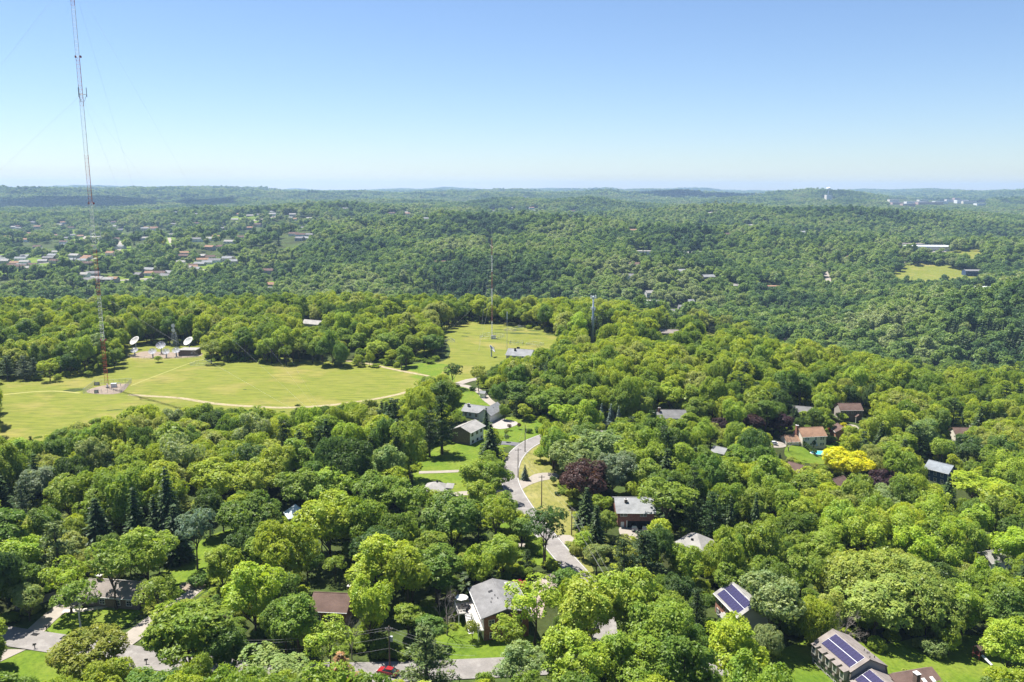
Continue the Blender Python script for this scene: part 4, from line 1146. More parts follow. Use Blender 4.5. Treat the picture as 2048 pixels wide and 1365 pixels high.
t = thing('antenna_pole', 'thin white whip antenna pole beside the low grey-roofed building', 'pole', p)
MB().tube([(0, 0, -.5), (0, 0, 14), (0, 0, 25)], [.16, .12, .09], 6).build('pole', M_MWHITE, t); MB().tube([(0, 0, 21), (0, 0, 25.5)], .28, 6).build('antenna', M_MWHITE, t)

# cell tower
p = W(1185, 684)
ct = thing('cell_tower', 'grey steel monopole cell tower with three antenna platforms above the trees', 'tower', p)
LAND.append(('grey cell tower', p.x, p.y))
MB().tube([(0, 0, -2), (0, 0, 15), (0, 0, 31)], [.95, .75, .5], 12).build('pole', surf('bluish_galvanised_steel', (.36, .41, .46), .45, .08, metal=.25), ct, smooth=True)
for z, n_a, rr in ((30.4, 9, 1.9), (22.5, 6, 1.6), (15.8, 3, 1.5)):
    g = MB().tube([(0, 0, z - .15), (0, 0, z + .15)], 1.0, 10)
    for k in range(n_a):
        a = 2 * math.pi * k / n_a
        g.tube([(0, 0, z), (rr * math.cos(a), rr * math.sin(a), z)], .07, 4)
    pf = g.build('antenna_platform', M_STEEL, ct)
    an = MB().box(-.11, .11, -.2, .2, -1.0, 1.2).mesh('antenna_panel', M_MWHITE)
    for k in range(n_a):
        a = 2 * math.pi * k / n_a
        obj('antenna_panel', an, pf, (rr * math.cos(a), rr * math.sin(a), z), a)
# microwave lattice tower
p = W(350, 693)
t = thing('microwave_tower', 'short lattice tower carrying two round dishes in front of dark trees', 'tower', p)
m = MB()
for q in ((-1, -1), (1, -1), (1, 1), (-1, 1)):
    m.tube([(q[0] * 2.0, q[1] * 2.0, -.5), (q[0] * .9, q[1] * .9, 9)], .12, 5)
for k in range(5):
    za, zb = k * 1.8, (k + 1) * 1.8
    ra, rb = 2 - 1.1 * za / 9, 2 - 1.1 * zb / 9
    for i in range(4):
        c0 = [(-1, -1), (1, -1), (1, 1), (-1, 1)]
        a, b = c0[i], c0[(i + 1) % 4]
        m.tube([(a[0] * ra, a[1] * ra, za), (b[0] * rb, b[1] * rb, zb)], .07, 4, False); m.tube([(b[0] * ra, b[1] * ra, za), (a[0] * rb, a[1] * rb, zb)], .07, 4, False)
m.build('lattice_legs', M_STEEL, t)
MB().tube([(0, 0, 9), (0, 0, 14.5)], .3, 8).build('pole', M_STEEL, t)
for z in (10.5, 13.4):
    MB().tube([(0, -.3, z), (0, -.9, z)], [1.0, 1.25], 14).build('drum_dish', M_MWHITE, t)

# satellite dishes
def dish(name, label, px, py, dia, az, el, m, group, mesh=False, hub=2.2):
    p = W(px, py)
    t = thing(name, label, 'satellite dish', p, 0, group)
    LAND.append((label, p.x, p.y))
    d = Vector((math.sin(az) * math.cos(el), math.cos(az) * math.cos(el), math.sin(el)))
    c = Vector((0, 0, hub + dia * .42))
    q = d.to_track_quat('Z', 'Y')
    rr = dia / 2; v = []; f = []
    NRR, NS = 6, 24
    for i in range(NRR + 1):
        r = rr * i / NRR
        for k in range(NS):
            a = 2 * math.pi * k / NS
            v.append(c + q @ Vector((r * math.cos(a), r * math.sin(a), .32 * rr * (r / rr) ** 2)))
    for i in range(NRR):
        for k in range(NS):
            f.append((i * NS + k, i * NS + (k + 1) % NS, (i + 1) * NS + (k + 1) % NS, (i + 1) * NS + k))
    if mesh:
        r_ = MB()
        for k in range(NS):
            r_.tube([v[i * NS + k] for i in range(NRR + 1)], .06, 4, False)
        for i in range(1, NRR + 1):
            r_.tube([v[i * NS + k % NS] for k in range(NS + 1)], .05, 4, False)
        r_.build('reflector_frame', m, t)
        bowl = MB().add([x + q @ Vector((0, 0, .03)) for x in v], [ff for j, ff in enumerate(f) if j % 2 == 0]).build('reflector', m, t)
    else:
        MB().add(v + [x - q @ Vector((0, 0, .12)) for x in v], f + [tuple(i + len(v) for i in ff[::-1]) for ff in f] + [(NRR * NS + k, NRR * NS + (k + 1) % NS, len(v) + NRR * NS + (k + 1) % NS, len(v) + NRR * NS + k) for k in range(NS)]).build('reflector', m, t, smooth=True)
    fp = c + q @ Vector((0, 0, rr * .75))
    fb = MB()
    for k in range(3):
        fb.tube([v[NRR * NS + k * 8], fp], .05, 4)
    fb.build('feed_strut', M_STEEL, t)
    MB().tube([fp - d * .3, fp + d * .3], .25, 8).build('feed_horn', M_STEEL, t)
    MB().tube([(0, 0, -.4), (0, 0, hub + .4), tuple(c - q @ Vector((0, 0, .2)))], [.5, .4, .5], 8).build('mount', M_STEEL, t)
    return t
M_DISH = surf('dish_white', (.46, .46, .43), .6, .05); M_MESHD = surf('dish_mesh_grey', (.42, .42, .45), .5, .1)
G = 'satellite dishes in the far corner of the meadow'
SAZ = R(212)
dish('satellite_dish', 'large solid white satellite dish on the lone end of the dish yard', 272, 699, 6.6, SAZ, R(47), M_DISH, G)
dish('satellite_dish', 'large solid white satellite dish rising behind the flat brown hut', 379, 700, 6.6, SAZ, R(47), M_DISH, G)
dish('satellite_dish', 'biggest grey mesh satellite dish in the middle of the dish yard', 323, 708, 5.6, R(170), R(48), M_MESHD, G, True, 2.4)
dish('satellite_dish', 'small grey mesh dish directly below the lone white dish', 270, 713, 4.2, R(170), R(55), M_MESHD, G, True, 1.6)
dish('satellite_dish', 'small grey mesh dish above the small round meadow tree', 306, 716, 4.6, R(170), R(50), M_MESHD, G, True, 1.6)
dish('satellite_dish', 'small grey mesh dish between the little tree and the brown hut', 333, 716, 4.4, R(165), R(50), M_MESHD, G, True, 1.6)
dish('satellite_dish', 'small grey mesh dish touching the corner of the brown hut', 353, 714, 4.6, R(165), R(52), M_MESHD, G, True, 1.6)
dish('satellite_dish', 'grey-white satellite dish turned sideways near the low grey-roofed building', 983, 714, 5.2, R(100), R(38), M_DISH, None, False, 2.4)
c = W(376, 712)
HUT = House('hut', 'flat-roofed brown brick equipment hut among the satellite dishes', 'hut', rot=-2, w=10.5, d=8, hw=3.4, rise=.3, roof='flat', ov=.25, wall=BR_BROWN, rmat=SH_PALE, loc=(c.x, c.y + 3, 0))
HUT.win('f', 3, 1.6, .7, .7)
chain_fence('low wire fence along the front of the satellite dish yard', [W(x, y).to_2d() for x, y in ((255, 716), (300, 719), (350, 718), (400, 716))], 1.5, 4, None, False)

# ------------------------------------------------------------------ utility poles and wires
M_POLE = surf('creosoted_wood', (0.16, 0.12, 0.09), 0.9, 0.25, 1, 5)
POLES = []
def pole(px, py, h, label, arm=2.4, rot=0.0, transformer=False):
    p = W(px, py)
    t = thing('utility_pole', label, 'utility pole', p, rot, 'utility poles along the road')
    MB().tube([(0, 0, -1), (0, 0, h)], [.19, .12], 8).build('post', M_POLE, t)
    if arm:
        MB().box(-arm / 2, arm / 2, -.07, .07, h - .75, h - .6).build('crossarm', M_POLE, t)
        for k in (-1, -.4, .4, 1):
            MB().tube([(k * arm * .46, 0, h - .6), (k * arm * .46, 0, h - .4)], .06, 5).build('insulator', M_STEEL, t)
    if transformer:
        MB().tube([(.45, 0, h - 3.4), (.45, 0, h - 2.3)], .32, 10).build('transformer', M_STEEL, t)
    POLES.append((p, h, rot))
    return t
pole(1050, 905, 11, 'bare wooden utility pole at the top of the road bend', 0)
pole(1036, 957, 11, 'wooden utility pole with crossarm on the inner verge of the bend', 2.2, .2)
pole(1083, 1016, 11, 'wooden utility pole standing on the dry verge below the concrete drive', 2.0, .1)
pole(1143, 1071, 8.5, 'short wooden utility pole beside the spruces at the lower verge', 2.0, .1)
pole(1087, 1136, 14.5, 'tall pale utility pole rising through the open tree over the road', 0)
pole(780, 1345, 10.5, 'wooden utility pole with grey transformer beside the red car', 1.6, 0, True)
pole(1228, 672, 12, 'wooden utility pole at the clearing near the cell tower', 1.6)
pole(1418, 667, 8, 'far wooden utility pole with crossarm on the little grass clearing', 2.6)
def wires(label, pts, group='overhead wires', offs=((0, 0),), sag=1.0):
    t = thing('overhead_wire', label, 'overhead wire', pts[0], 0, group)
    for dx, dz in offs:
        m = MB()
        for a, b in zip(pts[:-1], pts[1:]):
            a, b = Vector(a), Vector(b)
            d = (b - a).to_2d().normalized(); s_ = Vector((-d.y * dx, d.x * dx, dz))
            m.tube([a.lerp(b, k / 8) + s_ - Vector((0, 0, 4 * sag * (k / 8) * (1 - k / 8))) - pts[0] for k in range(9)], .016, 4, False)
        m.build('wire', surf('aluminium_wire', (.32, .32, .32), .6), t)
def ptop(k, d=.5):
    p, h, _ = POLES[k]; return Vector((p.x, p.y, p.z + h - d))
wires('overhead wires running along the dry verge beside the curving road', [ptop(0), ptop(1), ptop(2), ptop(3)], offs=((-.8, 0), (.8, 0)))
e = W(1235, 1180, 9); e.z += 9
wires('overhead wires dropping from the short pole past the dark spruces', [ptop(3), e], offs=((-.8, 0), (.8, 0), (0, -1.2)))
e0 = W(440, 1283, 9.5); e0.z += 9.5
e1 = W(950, 1294, 9.5); e1.z += 9.5
wires('overhead wires crossing the street above the red car', [e0, ptop(5), e1], offs=((-.5, 0), (.5, 0), (0, -2.0), (.2, -4.6)))

# ------------------------------------------------------------------ mailboxes, drain, cars, small things
def mailbox(px, py, label, m, rot):
    t = thing('mailbox', label, 'mailbox', W(px, py), rot, 'kerbside mailboxes')
    MB().box(-.07, .07, -.07, .07, -.3, 1.1).build('post', m, t)
    MB().prism([(-.13, 1.1), (.13, 1.1), (.13, 1.28), (.08, 1.38), (0, 1.42), (-.08, 1.38), (-.13, 1.28)], -.35, .35).build('box', m, t)
    MB().box(-.45, .15, -.05, .05, .86, .94).build('bracket', m, t)
mailbox(70, 1299, 'dark mailbox at the corner of the concrete apron', M_DARK, .3)
mailbox(293, 1330, 'dark mailbox beside the dark asphalt drive', M_DARK, .2)
mailbox(93, 1262, 'small dark mailbox by the lawn across the street', M_DARK, 2.6)
p = W(70, 1271)
d_ = MB()
for k in range(7):
    d_.box(-.8, .8, -.4 + k * .12, -.34 + k * .12, .21, .26)
d_.box(-.9, .9, -.5, -.42, .2, .265).box(-.9, .9, .42, .5, .2, .265)
tag(d_.build('drain_grate', M_DARK, None, p, -.2), 'black iron drain grate at the street edge', 'drain')
def car(label, p, rot, paint, parent=None):
    t = thing('parked_car', label, 'car', p, rot)
    body = [(-2.2, .35), (-2.1, .28), (2.1, .28), (2.25, .4), (2.25, .62), (2.1, .78), (1.1, .9), (-1.75, .93), (-2.2, .8)]
    cab = [(1.1, .88), (.35, 1.4), (-1.2, 1.45), (-1.85, .92)]
    m = MB(); n = len(body)
    m.add([(x, -.88, z) for x, z in body] + [(x, .88, z) for x, z in body], [tuple(range(n)), tuple(range(2 * n - 1, n - 1, -1))] + [(k, n + k, n + (k + 1) % n, (k + 1) % n) for k in range(n)])
    m.build('body', paint, t)
    m = MB().add([(x, s * (.8 if z < 1 else .62), z) for s in (-1, 1) for x, z in cab], [(0, 1, 2, 3), (7, 6, 5, 4), (0, 4, 5, 1), (1, 5, 6, 2), (2, 6, 7, 3)]).build('cabin_glass', M_GLASS, t)
    MB().add([(.3, -.63, 1.405), (.3, .63, 1.405), (-1.18, .63, 1.455), (-1.18, -.63, 1.455), (.3, -.63, 1.44), (.3, .63, 1.44), (-1.18, .63, 1.49), (-1.18, -.63, 1.49)], [(0, 3, 2, 1), (4, 5, 6, 7), (0, 1, 5, 4), (1, 2, 6, 5), (2, 3, 7, 6), (3, 0, 4, 7)]).build('roof', paint, t)
    for x in (-1.35, 1.4):
        for s in (-1, 1):
            w_ = MB().tube([(x, s * .72, .34), (x, s * .92, .34)], .34, 12).build('wheel', M_DARK, t)
            MB().tube([(x, s * .921, .34), (x, s * .935, .34)], .2, 10).build('rim', M_ALU, w_)
    for s in (-.65, .65):
        MB().box(2.2, 2.27, s - .2, s + .2, .6, .74).build('headlight', surf('lamp_glass', (.8, .8, .78), .1, .02), t)
        MB().box(-2.23, -2.12, s - .2, s + .2, .6, .78).build('tail_light', surf('lamp_red', (.35, .02, .02), .3), t)
    return t
def gp(px, py, dz=.2):
    p = W(px, py); p.z += dz; return p
car('red parked car under the utility pole by the street', gp(776, 1350), R(160), surf('red_paint', (.26, .015, .02), .25, .05, spec=.6))
car('silver parked car on the concrete drive beside the tan garage', gp(1545, 890), R(172), surf('silver_paint', (.55, .57, .6), .3, .05, spec=.6))
car('red parked car under the purple-leaved trees', gp(1515, 879), R(10), surf('red_paint', (.26, .015, .02)))
M9 = Matrix.Translation(H9.root.location) @ Matrix.Rotation(H9.root.rotation_euler.z, 4, 'Z')
for k, x in enumerate((-.6, 2.6)):
    car(['dark parked car nosing out of the carport', 'black parked car in the far bay of the carport'][k], M9 @ Vector((x, -7.4, .25)), R(-91), surf('dark_paint', (.03, .03, .035), .25, .05, spec=.6))
# swimming pool, parasol
p = W(1640, 910)
t = thing('swimming_pool', 'oval blue garden swimming pool with pale rim behind the tan house', 'pool', p)
n = 20
MB().add([(4.2 * math.cos(2 * math.pi * k / n), 2.6 * math.sin(2 * math.pi * k / n), .9) for k in range(n)], [tuple(range(n))]).build('water', surf('pool_water', (.08, .42, .52), .08, .1, spec=.6), t)
MB().add([(r_ * 4.2 * math.cos(2 * math.pi * k / n), r_ * 2.6 * math.sin(2 * math.pi * k / n), z) for r_, z in ((1, 1.0), (1.06, 1.0), (1.06, -.3), (1, .5)) for k in range(n)],
         [(i * n + k, i * n + (k + 1) % n, ((i + 1) % 4) * n + (k + 1) % n, ((i + 1) % 4) * n + k) for i in range(4) for k in range(n)]).build('pool_wall', M_WHITE, t)
p = W(1633, 899)
t = thing('parasol', 'closed pale garden parasol beside the blue pool', 'parasol', p)
MB().tube([(0, 0, 0), (0, 0, 2.7)], .05, 6).build('pole', M_ALU, t); MB().tube([(0, 0, 1.3), (0, 0, 1.7), (0, 0, 2.8)], [.12, .6, .04], 8).build('canopy', surf('grey_blue_canvas', (.35, .4, .46)), t)
# play set on the lower lawn
p = W(1955, 1318)
t = thing('play_set', 'red-brown wooden play tower with pale slide at the edge of the lawn', 'play set', p, .5)
for q in ((-.8, -.8), (.8, -.8), (-.8, .8), (.8, .8)):
    MB().box(q[0] - .07, q[0] + .07, q[1] - .07, q[1] + .07, -.3, 3.0).build('post', surf('redwood', (.20, .06, .045), .8), t)
MB().box(-.95, .95, -.95, .95, 1.4, 1.5).build('platform', surf('redwood', (.20, .06, .045)), t)
MB().slab((-1.1, -1.1, 2.9), (1.1, -1.1, 2.9), (1.1, 0, 3.8), (-1.1, 0, 3.8), .08).slab((-1.1, 0, 3.804), (1.1, 0, 3.804), (1.1, 1.1, 2.9), (-1.1, 1.1, 2.9), .08).build('roof', SH_BROWN, t)
MB().slab((-.4, -3.6, .3), (.4, -3.6, .3), (.4, -.95, 1.55), (-.4, -.95, 1.55), .08).build('slide', M_ALU, t)
# tent-like pavilion in the wood
p = W(592, 1042)
t = thing('pavilion', 'pale blue-white pyramid pavilion tent in a gap of the wood', 'tent', p, .5)
MB().add([(-3, -3, 2.2), (3, -3, 2.2), (3, 3, 2.2), (-3, 3, 2.2), (0, 0, 5.4)], [(0, 1, 4), (1, 2, 4), (2, 3, 4), (3, 0, 4), (3, 2, 1, 0)]).build('canopy', surf('tent_canvas', (.62, .68, .72), .6, .05), t)
for q in ((-2.8, -2.8), (2.8, -2.8), (2.8, 2.8), (-2.8, 2.8)):
    MB().tube([(q[0], q[1], -.3), (q[0], q[1], 2.2)], .07, 6).build('post', M_ALU, t)

# ------------------------------------------------------------------ trees: crowns and trunks
def unit(v):
    return v / np.maximum(np.linalg.norm(v, axis=-1, keepdims=True), 1e-9)
def diamonds(c, nrm, tdir, L, Wd):
    t = unit(tdir - nrm * (tdir * nrm).sum(-1, keepdims=True)); b = np.cross(nrm, t)
    L = L[:, None]; Wd = Wd[:, None]
    return np.stack([c - t * L * .5, c + b * Wd * .5 - t * L * .05, c + t * L * .5, c - b * Wd * .5 - t * L * .05], 1)
def crown(g, Rr, H, th_, nl, area=.8, leaf=.5, k=9, shape='round', gap=0.0, up=.55, spread=.62, spiky=0.0, flat_bottom=.55):
    hc = (H - th_) / 2; cz = th_ + hc
    lob = []
    tries = 0
    while len(lob) < nl and tries < 4000:
        tries += 1
        d = unit(g.normal(size=3)); d[2] = d[2] * .9 + .18
        if d[2] < -flat_bottom:
            continue
        if shape == 'tall':
            e = np.array([Rr, Rr, hc]) * (.45 + .25 * g.random())
        elif shape == 'mound':
            e = np.array([Rr, Rr, hc]) * (.68 + .1 * g.random())
        else:
            e = np.array([Rr, Rr, hc]) * (.40 + .38 * g.random())
        c = d * e
        if shape == 'tall':
            c[:2] *= (1 - .45 * max(0, c[2] / hc))
        rl = Rr * g.uniform(.22, .46) * (1.05 if nl < 14 else .9)
        if all(np.linalg.norm(c - q[0]) > spread * .5 * (rl + q[1]) for q in lob):
            lob.append((c, rl))
    if gap <= 0:
        lob.append((np.array([0, 0, -.05 * hc]), Rr * .58))
    C = np.array([l[0] for l in lob]); RL = np.array([l[1] for l in lob])
    cl, cn, cr = [], [], []
    for i in range(len(lob)):
        n = max(8, int(4 * math.pi * RL[i] ** 2 / area))
        u = g.random(n) * 2 - 1; p = g.random(n) * 2 * math.pi
        d = np.stack([np.sqrt(1 - u * u) * np.cos(p), np.sqrt(1 - u * u) * np.sin(p), u], 1)
        pos = C[i] + d * RL[i] * (.86 + .22 * g.random((n, 1))) * np.array([1, 1, .82])
        dist = np.linalg.norm(pos[:, None] - C[None], axis=-1) / RL[None]
        dist[:, i] = 9
        keep = (dist.min(1) > .9) & ((d[:, 2] > -.35) | (g.random(n) < .35))
        if gap:
            keep &= g.random(n) > gap
        cl.append(pos[keep]); cn.append(d[keep]); cr.append(np.full(keep.sum(), g.random()))
    cl, cn, cr = np.concatenate(cl), np.concatenate(cn), np.concatenate(cr)
    crn = g.random(len(cl))
    n = len(cl) * k
    ci = np.repeat(np.arange(len(cl)), k)
    off = g.normal(size=(n, 3)); nn = cn[ci]
    off = off - nn * (off * nn).sum(-1, keepdims=True) * .6
    rad = math.sqrt(area) * .35
    pos = cl[ci] + off * rad + nn * (1 - np.linalg.norm(off, axis=1, keepdims=True) * .35) * rad * .5
    out = unit(pos / np.array([Rr, Rr, hc]) + np.array([0, 0, .3]))
    nrm = unit(nn * .5 + out * .25 + np.array([0, 0, up]) + g.normal(size=(n, 3)) * .42)
    tdir = unit(off + nn * .6 + np.array([0, 0, spiky]) + g.normal(size=(n, 3)) * .3)
    L = leaf * (.45 + 1.05 * g.random(n) ** 1.5); Wd = L * (.62 + .2 * g.random(n)) * (1 - .4 * min(spiky, 1))
    V = diamonds(pos, nrm, tdir, L, Wd)
    rn = np.clip(.22 * cr[ci] + .33 * crn[ci] + .45 * g.random(n), 0, 1)
    # a few inner leaves so that light does not pass straight through
    m = len(lob) * (4 if gap else 14)
    li = g.integers(0, len(lob), m)
    ip = C[li] + unit(g.normal(size=(m, 3))) * RL[li][:, None] * (.35 + .35 * g.random((m, 1)))
    V2 = diamonds(ip, unit(g.normal(size=(m, 3))), unit(g.normal(size=(m, 3))), np.full(m, Rr * .2 + leaf), np.full(m, Rr * .15 + leaf))
    V = np.concatenate([V, V2]); rn = np.concatenate([rn, np.full(m, .3)])
    V[..., 2] += cz
    return V, rn, C + np.array([0, 0, cz]), RL
def trunk_mb(g, H, th_, C, r0, limbs=6):
    m = MB()
    bend = [0, 0]
    pts, rs = [], []
    for i in range(6):
        f = i / 5
        pts.append((bend[0], bend[1], -.6 + f * (H * .72 + .6))); rs.append(r0 * (1.35 if i == 0 else 1) * (1 - .8 * f))
        bend = [bend[0] + g.normal() * .16, bend[1] + g.normal() * .16]
    m.tube(pts, rs, 7)
    order = g.permutation(len(C))[:limbs]
    for i in order:
        c = C[i]
        z0 = min(th_ * (.75 + .5 * g.random()), c[2] - .8)
        z0 = max(z0, 1.0)
        f = (z0 + .6) / (H * .72 + .6)
        j = min(int(f * 5), 4); a = Vector(pts[j]).lerp(Vector(pts[j + 1]), f * 5 - j)
        b = Vector((float(c[0]), float(c[1]), float(c[2])))
        mid = a.lerp(b, .5) + Vector((0, 0, -.08 * (b - a).length))
        m.tube([a, mid, b], [r0 * .5, r0 * .3, r0 * .1], 5)
    return m
def spruce(g, H, Rm, lv=26, leafL=1.05, droop=.28):
    P, Nn, T, L = [], [], [], []
    for i in range(lv):
        f = (i + g.random() * .5) / lv
        z = .6 + f * (H - .9)
        rr = Rm * (1 - f) ** .8 * g.uniform(.82, 1.12) + .15
        nb = max(5, int(11 * (1 - f) + 4))
        ph = g.random() * 6.28
        for b in range(nb):
            a = ph + 2 * math.pi * b / nb + g.normal() * .12
            rb = rr * g.uniform(.75, 1.1)
            d = np.array([math.cos(a), math.sin(a), 0])
            ns = max(2, int(rb / .42))
            for s_ in range(ns):
                q = (s_ + .6) / ns
                p = d * rb * q + np.array([0, 0, z - droop * rb * q + .10 * rb * q * q])
                for side in ((0,) if s_ == ns - 1 else (-1, 1)):
                    dd = unit(d + np.array([-d[1], d[0], 0]) * side * .9 + np.array([0, 0, -.15]))
                    P.append(p + dd * .2); T.append(dd); Nn.append(unit(np.array([0, 0, 1.0]) + d * .35 + g.normal(size=3) * .3)); L.append(leafL * g.uniform(.75, 1.2) * (1.15 - .5 * q * f))
    P, Nn, T, L = np.array(P), np.array(Nn), np.array(T), np.array(L)
    V = diamonds(P, Nn, T, L, L * .5)
    m = 60
    zz = g.random(m) * H * .75 + .8
    ip = np.stack([g.normal(size=m) * .25 * Rm * (1 - zz / H), g.normal(size=m) * .25 * Rm * (1 - zz / H), zz], 1)
    V2 = diamonds(ip, unit(g.normal(size=(m, 3))), unit(g.normal(size=(m, 3))), np.full(m, 1.2), np.full(m, .9))
    return np.concatenate([V, V2]), np.concatenate([g.random(len(V)), np.full(m, .2)])
def pine(g, H, Rm, lv=9):
    P, Nn, T = [], [], []
    for i in range(lv):
        f = i / (lv - 1)
        z = H * (.22 + .76 * f)
        rr = Rm * (1 - f * .85) * g.uniform(.75, 1.1)
        nb = 4 + int(4 * (1 - f))
        for b in range(nb):
            a = g.random() * 6.28
            rb = rr * g.uniform(.5, 1)
            for q in np.linspace(.35, 1, max(2, int(rb / .9))):
                c = np.array([math.cos(a) * rb * q, math.sin(a) * rb * q, z + .16 * rb * q])
                n = 22
                d = unit(g.normal(size=(n, 3)) + np.array([math.cos(a) * .6, math.sin(a) * .6, .75]))
                P.append(c + d * .42 + g.normal(size=(n, 3)) * np.array([.35, .35, .12])); T.append(d); Nn.append(unit(g.normal(size=(n, 3)) + np.array([0, 0, .6])))
    P, T, Nn = np.concatenate(P), np.concatenate(T), np.concatenate(Nn)
    L = g.uniform(.6, 1.05, len(P))
    V = diamonds(P, Nn, T, L, L * .26)
    return V, g.random(len(V))
def bare(g, H, Rr, m, r0=.22):
    def br(p, d, L, r, lev):
        q = p + d * L
        m.tube([p, p.lerp(q, .5) + Vector(g.normal(size=3) * L * .05), q], [r, r * .8, r * .55], 4 if lev < 2 else 3, False)
        if lev >= 4:
            return
        for _ in range(3 if lev < 3 else 4):
            nd = (d + Vector(g.normal(size=3) * .55) + Vector((0, 0, .12))).normalized()
            br(p.lerp(q, g.uniform(.55, 1)), nd, L * g.uniform(.55, .8), r * .5, lev + 1)
    m.tube([(0, 0, -.5), (0, 0, H * .22)], [r0 * 1.3, r0], 7, False)
    for k in range(5):
        a = 2 * math.pi * k / 5 + g.random()
        br(Vector((0, 0, H * g.uniform(.16, .24))), Vector((math.cos(a) * .65, math.sin(a) * .65, .85)).normalized(), H * .30, r0 * .7, 0)
    return m

VAR = {}
def make_var(key, kind, seed, Rr, H, th_, nl, bark=M_BARK, **kw):
    g = np.random.default_rng(seed)
    V, rn, C, RL = crown(g, Rr, H, th_, nl, shape=kind, **kw)
    ex = np.percentile(np.abs(V[..., :2]).max(1), 97)
    top = V[..., 2].max()
    cm = quads_mesh('crown', V, [M_LEAF], rn)
    tm = trunk_mb(g, H, th_, C, .028 * H * .62).mesh('trunk', bark)
    VAR[key] = dict(crown=cm, trunk=tm, R=float(ex), H=float(top), th=th_, V=V, rn=rn)
for k in range(4):
    make_var(f'round{k}', 'round', 10 + k, 6.0, 15, 2.6, 18 + k, area=.95, k=20, leaf=.40)
for k in range(3):
    make_var(f'broad{k}', 'broad', 30 + k, 7.0, 14.5, 3.2, 23, area=1.0, k=20, leaf=.42)
for k in range(3):
    make_var(f'tall{k}', 'tall', 50 + k, 4.8, 18, 3.0, 20, area=.85, k=18, leaf=.42, spiky=.5)
for k in range(2):
    make_var(f'spiky{k}', 'round', 60 + k, 5.6, 15, 2.4, 20, area=.6, k=14, leaf=.55, spiky=1.1, up=.15)
for k in range(3):
    make_var(f'open{k}', 'round', 70 + k, 5.6, 16, 6.0, 17, area=.7, k=14, leaf=.40, gap=.30, flat_bottom=.35)
make_var('mound0', 'mound', 81, 8.5, 12.5, 1.6, 36, area=1.0, k=18, leaf=.42)
make_var('mound1', 'mound', 82, 8.0, 12.0, 1.4, 32, area=1.0, k=18, leaf=.42)
make_var('shrub0', 'mound', 90, 2.2, 2.4, .1, 14, area=.16, k=8, leaf=.26)
make_var('shrub1', 'round', 91, 1.8, 2.6, .1, 12, area=.14, k=8, leaf=.24)
make_var('small0', 'round', 92, 2.6, 5.2, 1.3, 11, area=.24, k=8, leaf=.32)
make_var('small1', 'open', 93, 2.6, 5.6, 1.6, 12, area=.24, k=8, leaf=.32, gap=.2)
for k in range(3):
    g = np.random.default_rng(110 + k)
    V, rn = spruce(g, 18, 4.0 + .5 * k, 24 + 2 * k)
    VAR[f'spruce{k}'] = dict(crown=quads_mesh('crown', V, [M_NEEDLE], rn), trunk=MB().tube([(0, 0, -.6), (0, 0, 17)], [.32, .04], 7).mesh('trunk', M_BARK), R=3.5 + .4 * k, H=18, th=1, V=V, rn=rn)
for k in range(3):
    g = np.random.default_rng(130 + k)
    V, rn = pine(g, 19, 5.2, 9 + k)
    tb = MB().tube([(0, 0, -.6), (.2, .1, 9), (0, 0, 18)], [.38, .27, .06], 7)
    VAR[f'pine{k}'] = dict(crown=quads_mesh('crown', V, [M_NEEDLE], rn), trunk=tb.mesh('trunk', M_BARK), R=5.0, H=19.3, th=4, V=V, rn=rn)
for k in range(2):
    g = np.random.default_rng(150 + k)
    VAR[f'bare{k}'] = dict(crown=None, trunk=bare(g, 14, 5, MB()).mesh('branches', M_BARKG), R=5.5, H=14, th=2)

TINT = {'dk': (0.048, 0.080, 0.019), 'md': (0.078, 0.122, 0.021), 'gr': (0.116, 0.162, 0.022), 'br': (0.158, 0.204, 0.024), 'yg': (0.178, 0.232, 0.024), 'pg': (0.135, 0.172, 0.061), 'lg': (0.150, 0.188, 0.040),
        'ol': (0.133, 0.160, 0.028), 'yl': (0.31, 0.29, 0.012), 'pu': (0.040, 0.022, 0.026), 'pb': (0.052, 0.026, 0.022), 'rd': (0.26, 0.022, 0.05), 'or': (0.20, 0.11, 0.06),
        'sp': (0.044, 0.074, 0.024), 'pi': (0.115, 0.150, 0.048), 'pk': (0.36, 0.14, 0.12), 'bs': (0.11, 0.145, 0.125), 'gy': (0.105, 0.138, 0.080)}
TWORD = {'dk': 'dark green', 'md': 'deep green', 'gr': 'mid green', 'br': 'bright green', 'yg': 'yellow-green', 'pg': 'pale grey-green', 'ol': 'olive green', 'lg': 'soft light green', 'yl': 'golden yellow', 'pu': 'dark purple',
         'pb': 'purple-brown', 'rd': 'crimson', 'or': 'dead orange-brown', 'sp': 'blackish green', 'pi': 'soft green', 'pk': 'pinkish red', 'bs': 'blue-grey', 'gy': 'greyish'}
SWORD = {'round': 'round', 'broad': 'broad', 'tall': 'tall', 'spiky': 'feathery', 'open': 'airy', 'mound': 'mounded', 'shrub': 'clipped', 'small': 'small', 'spruce': 'pointed', 'pine': 'plumed', 'bare': 'leafless'}

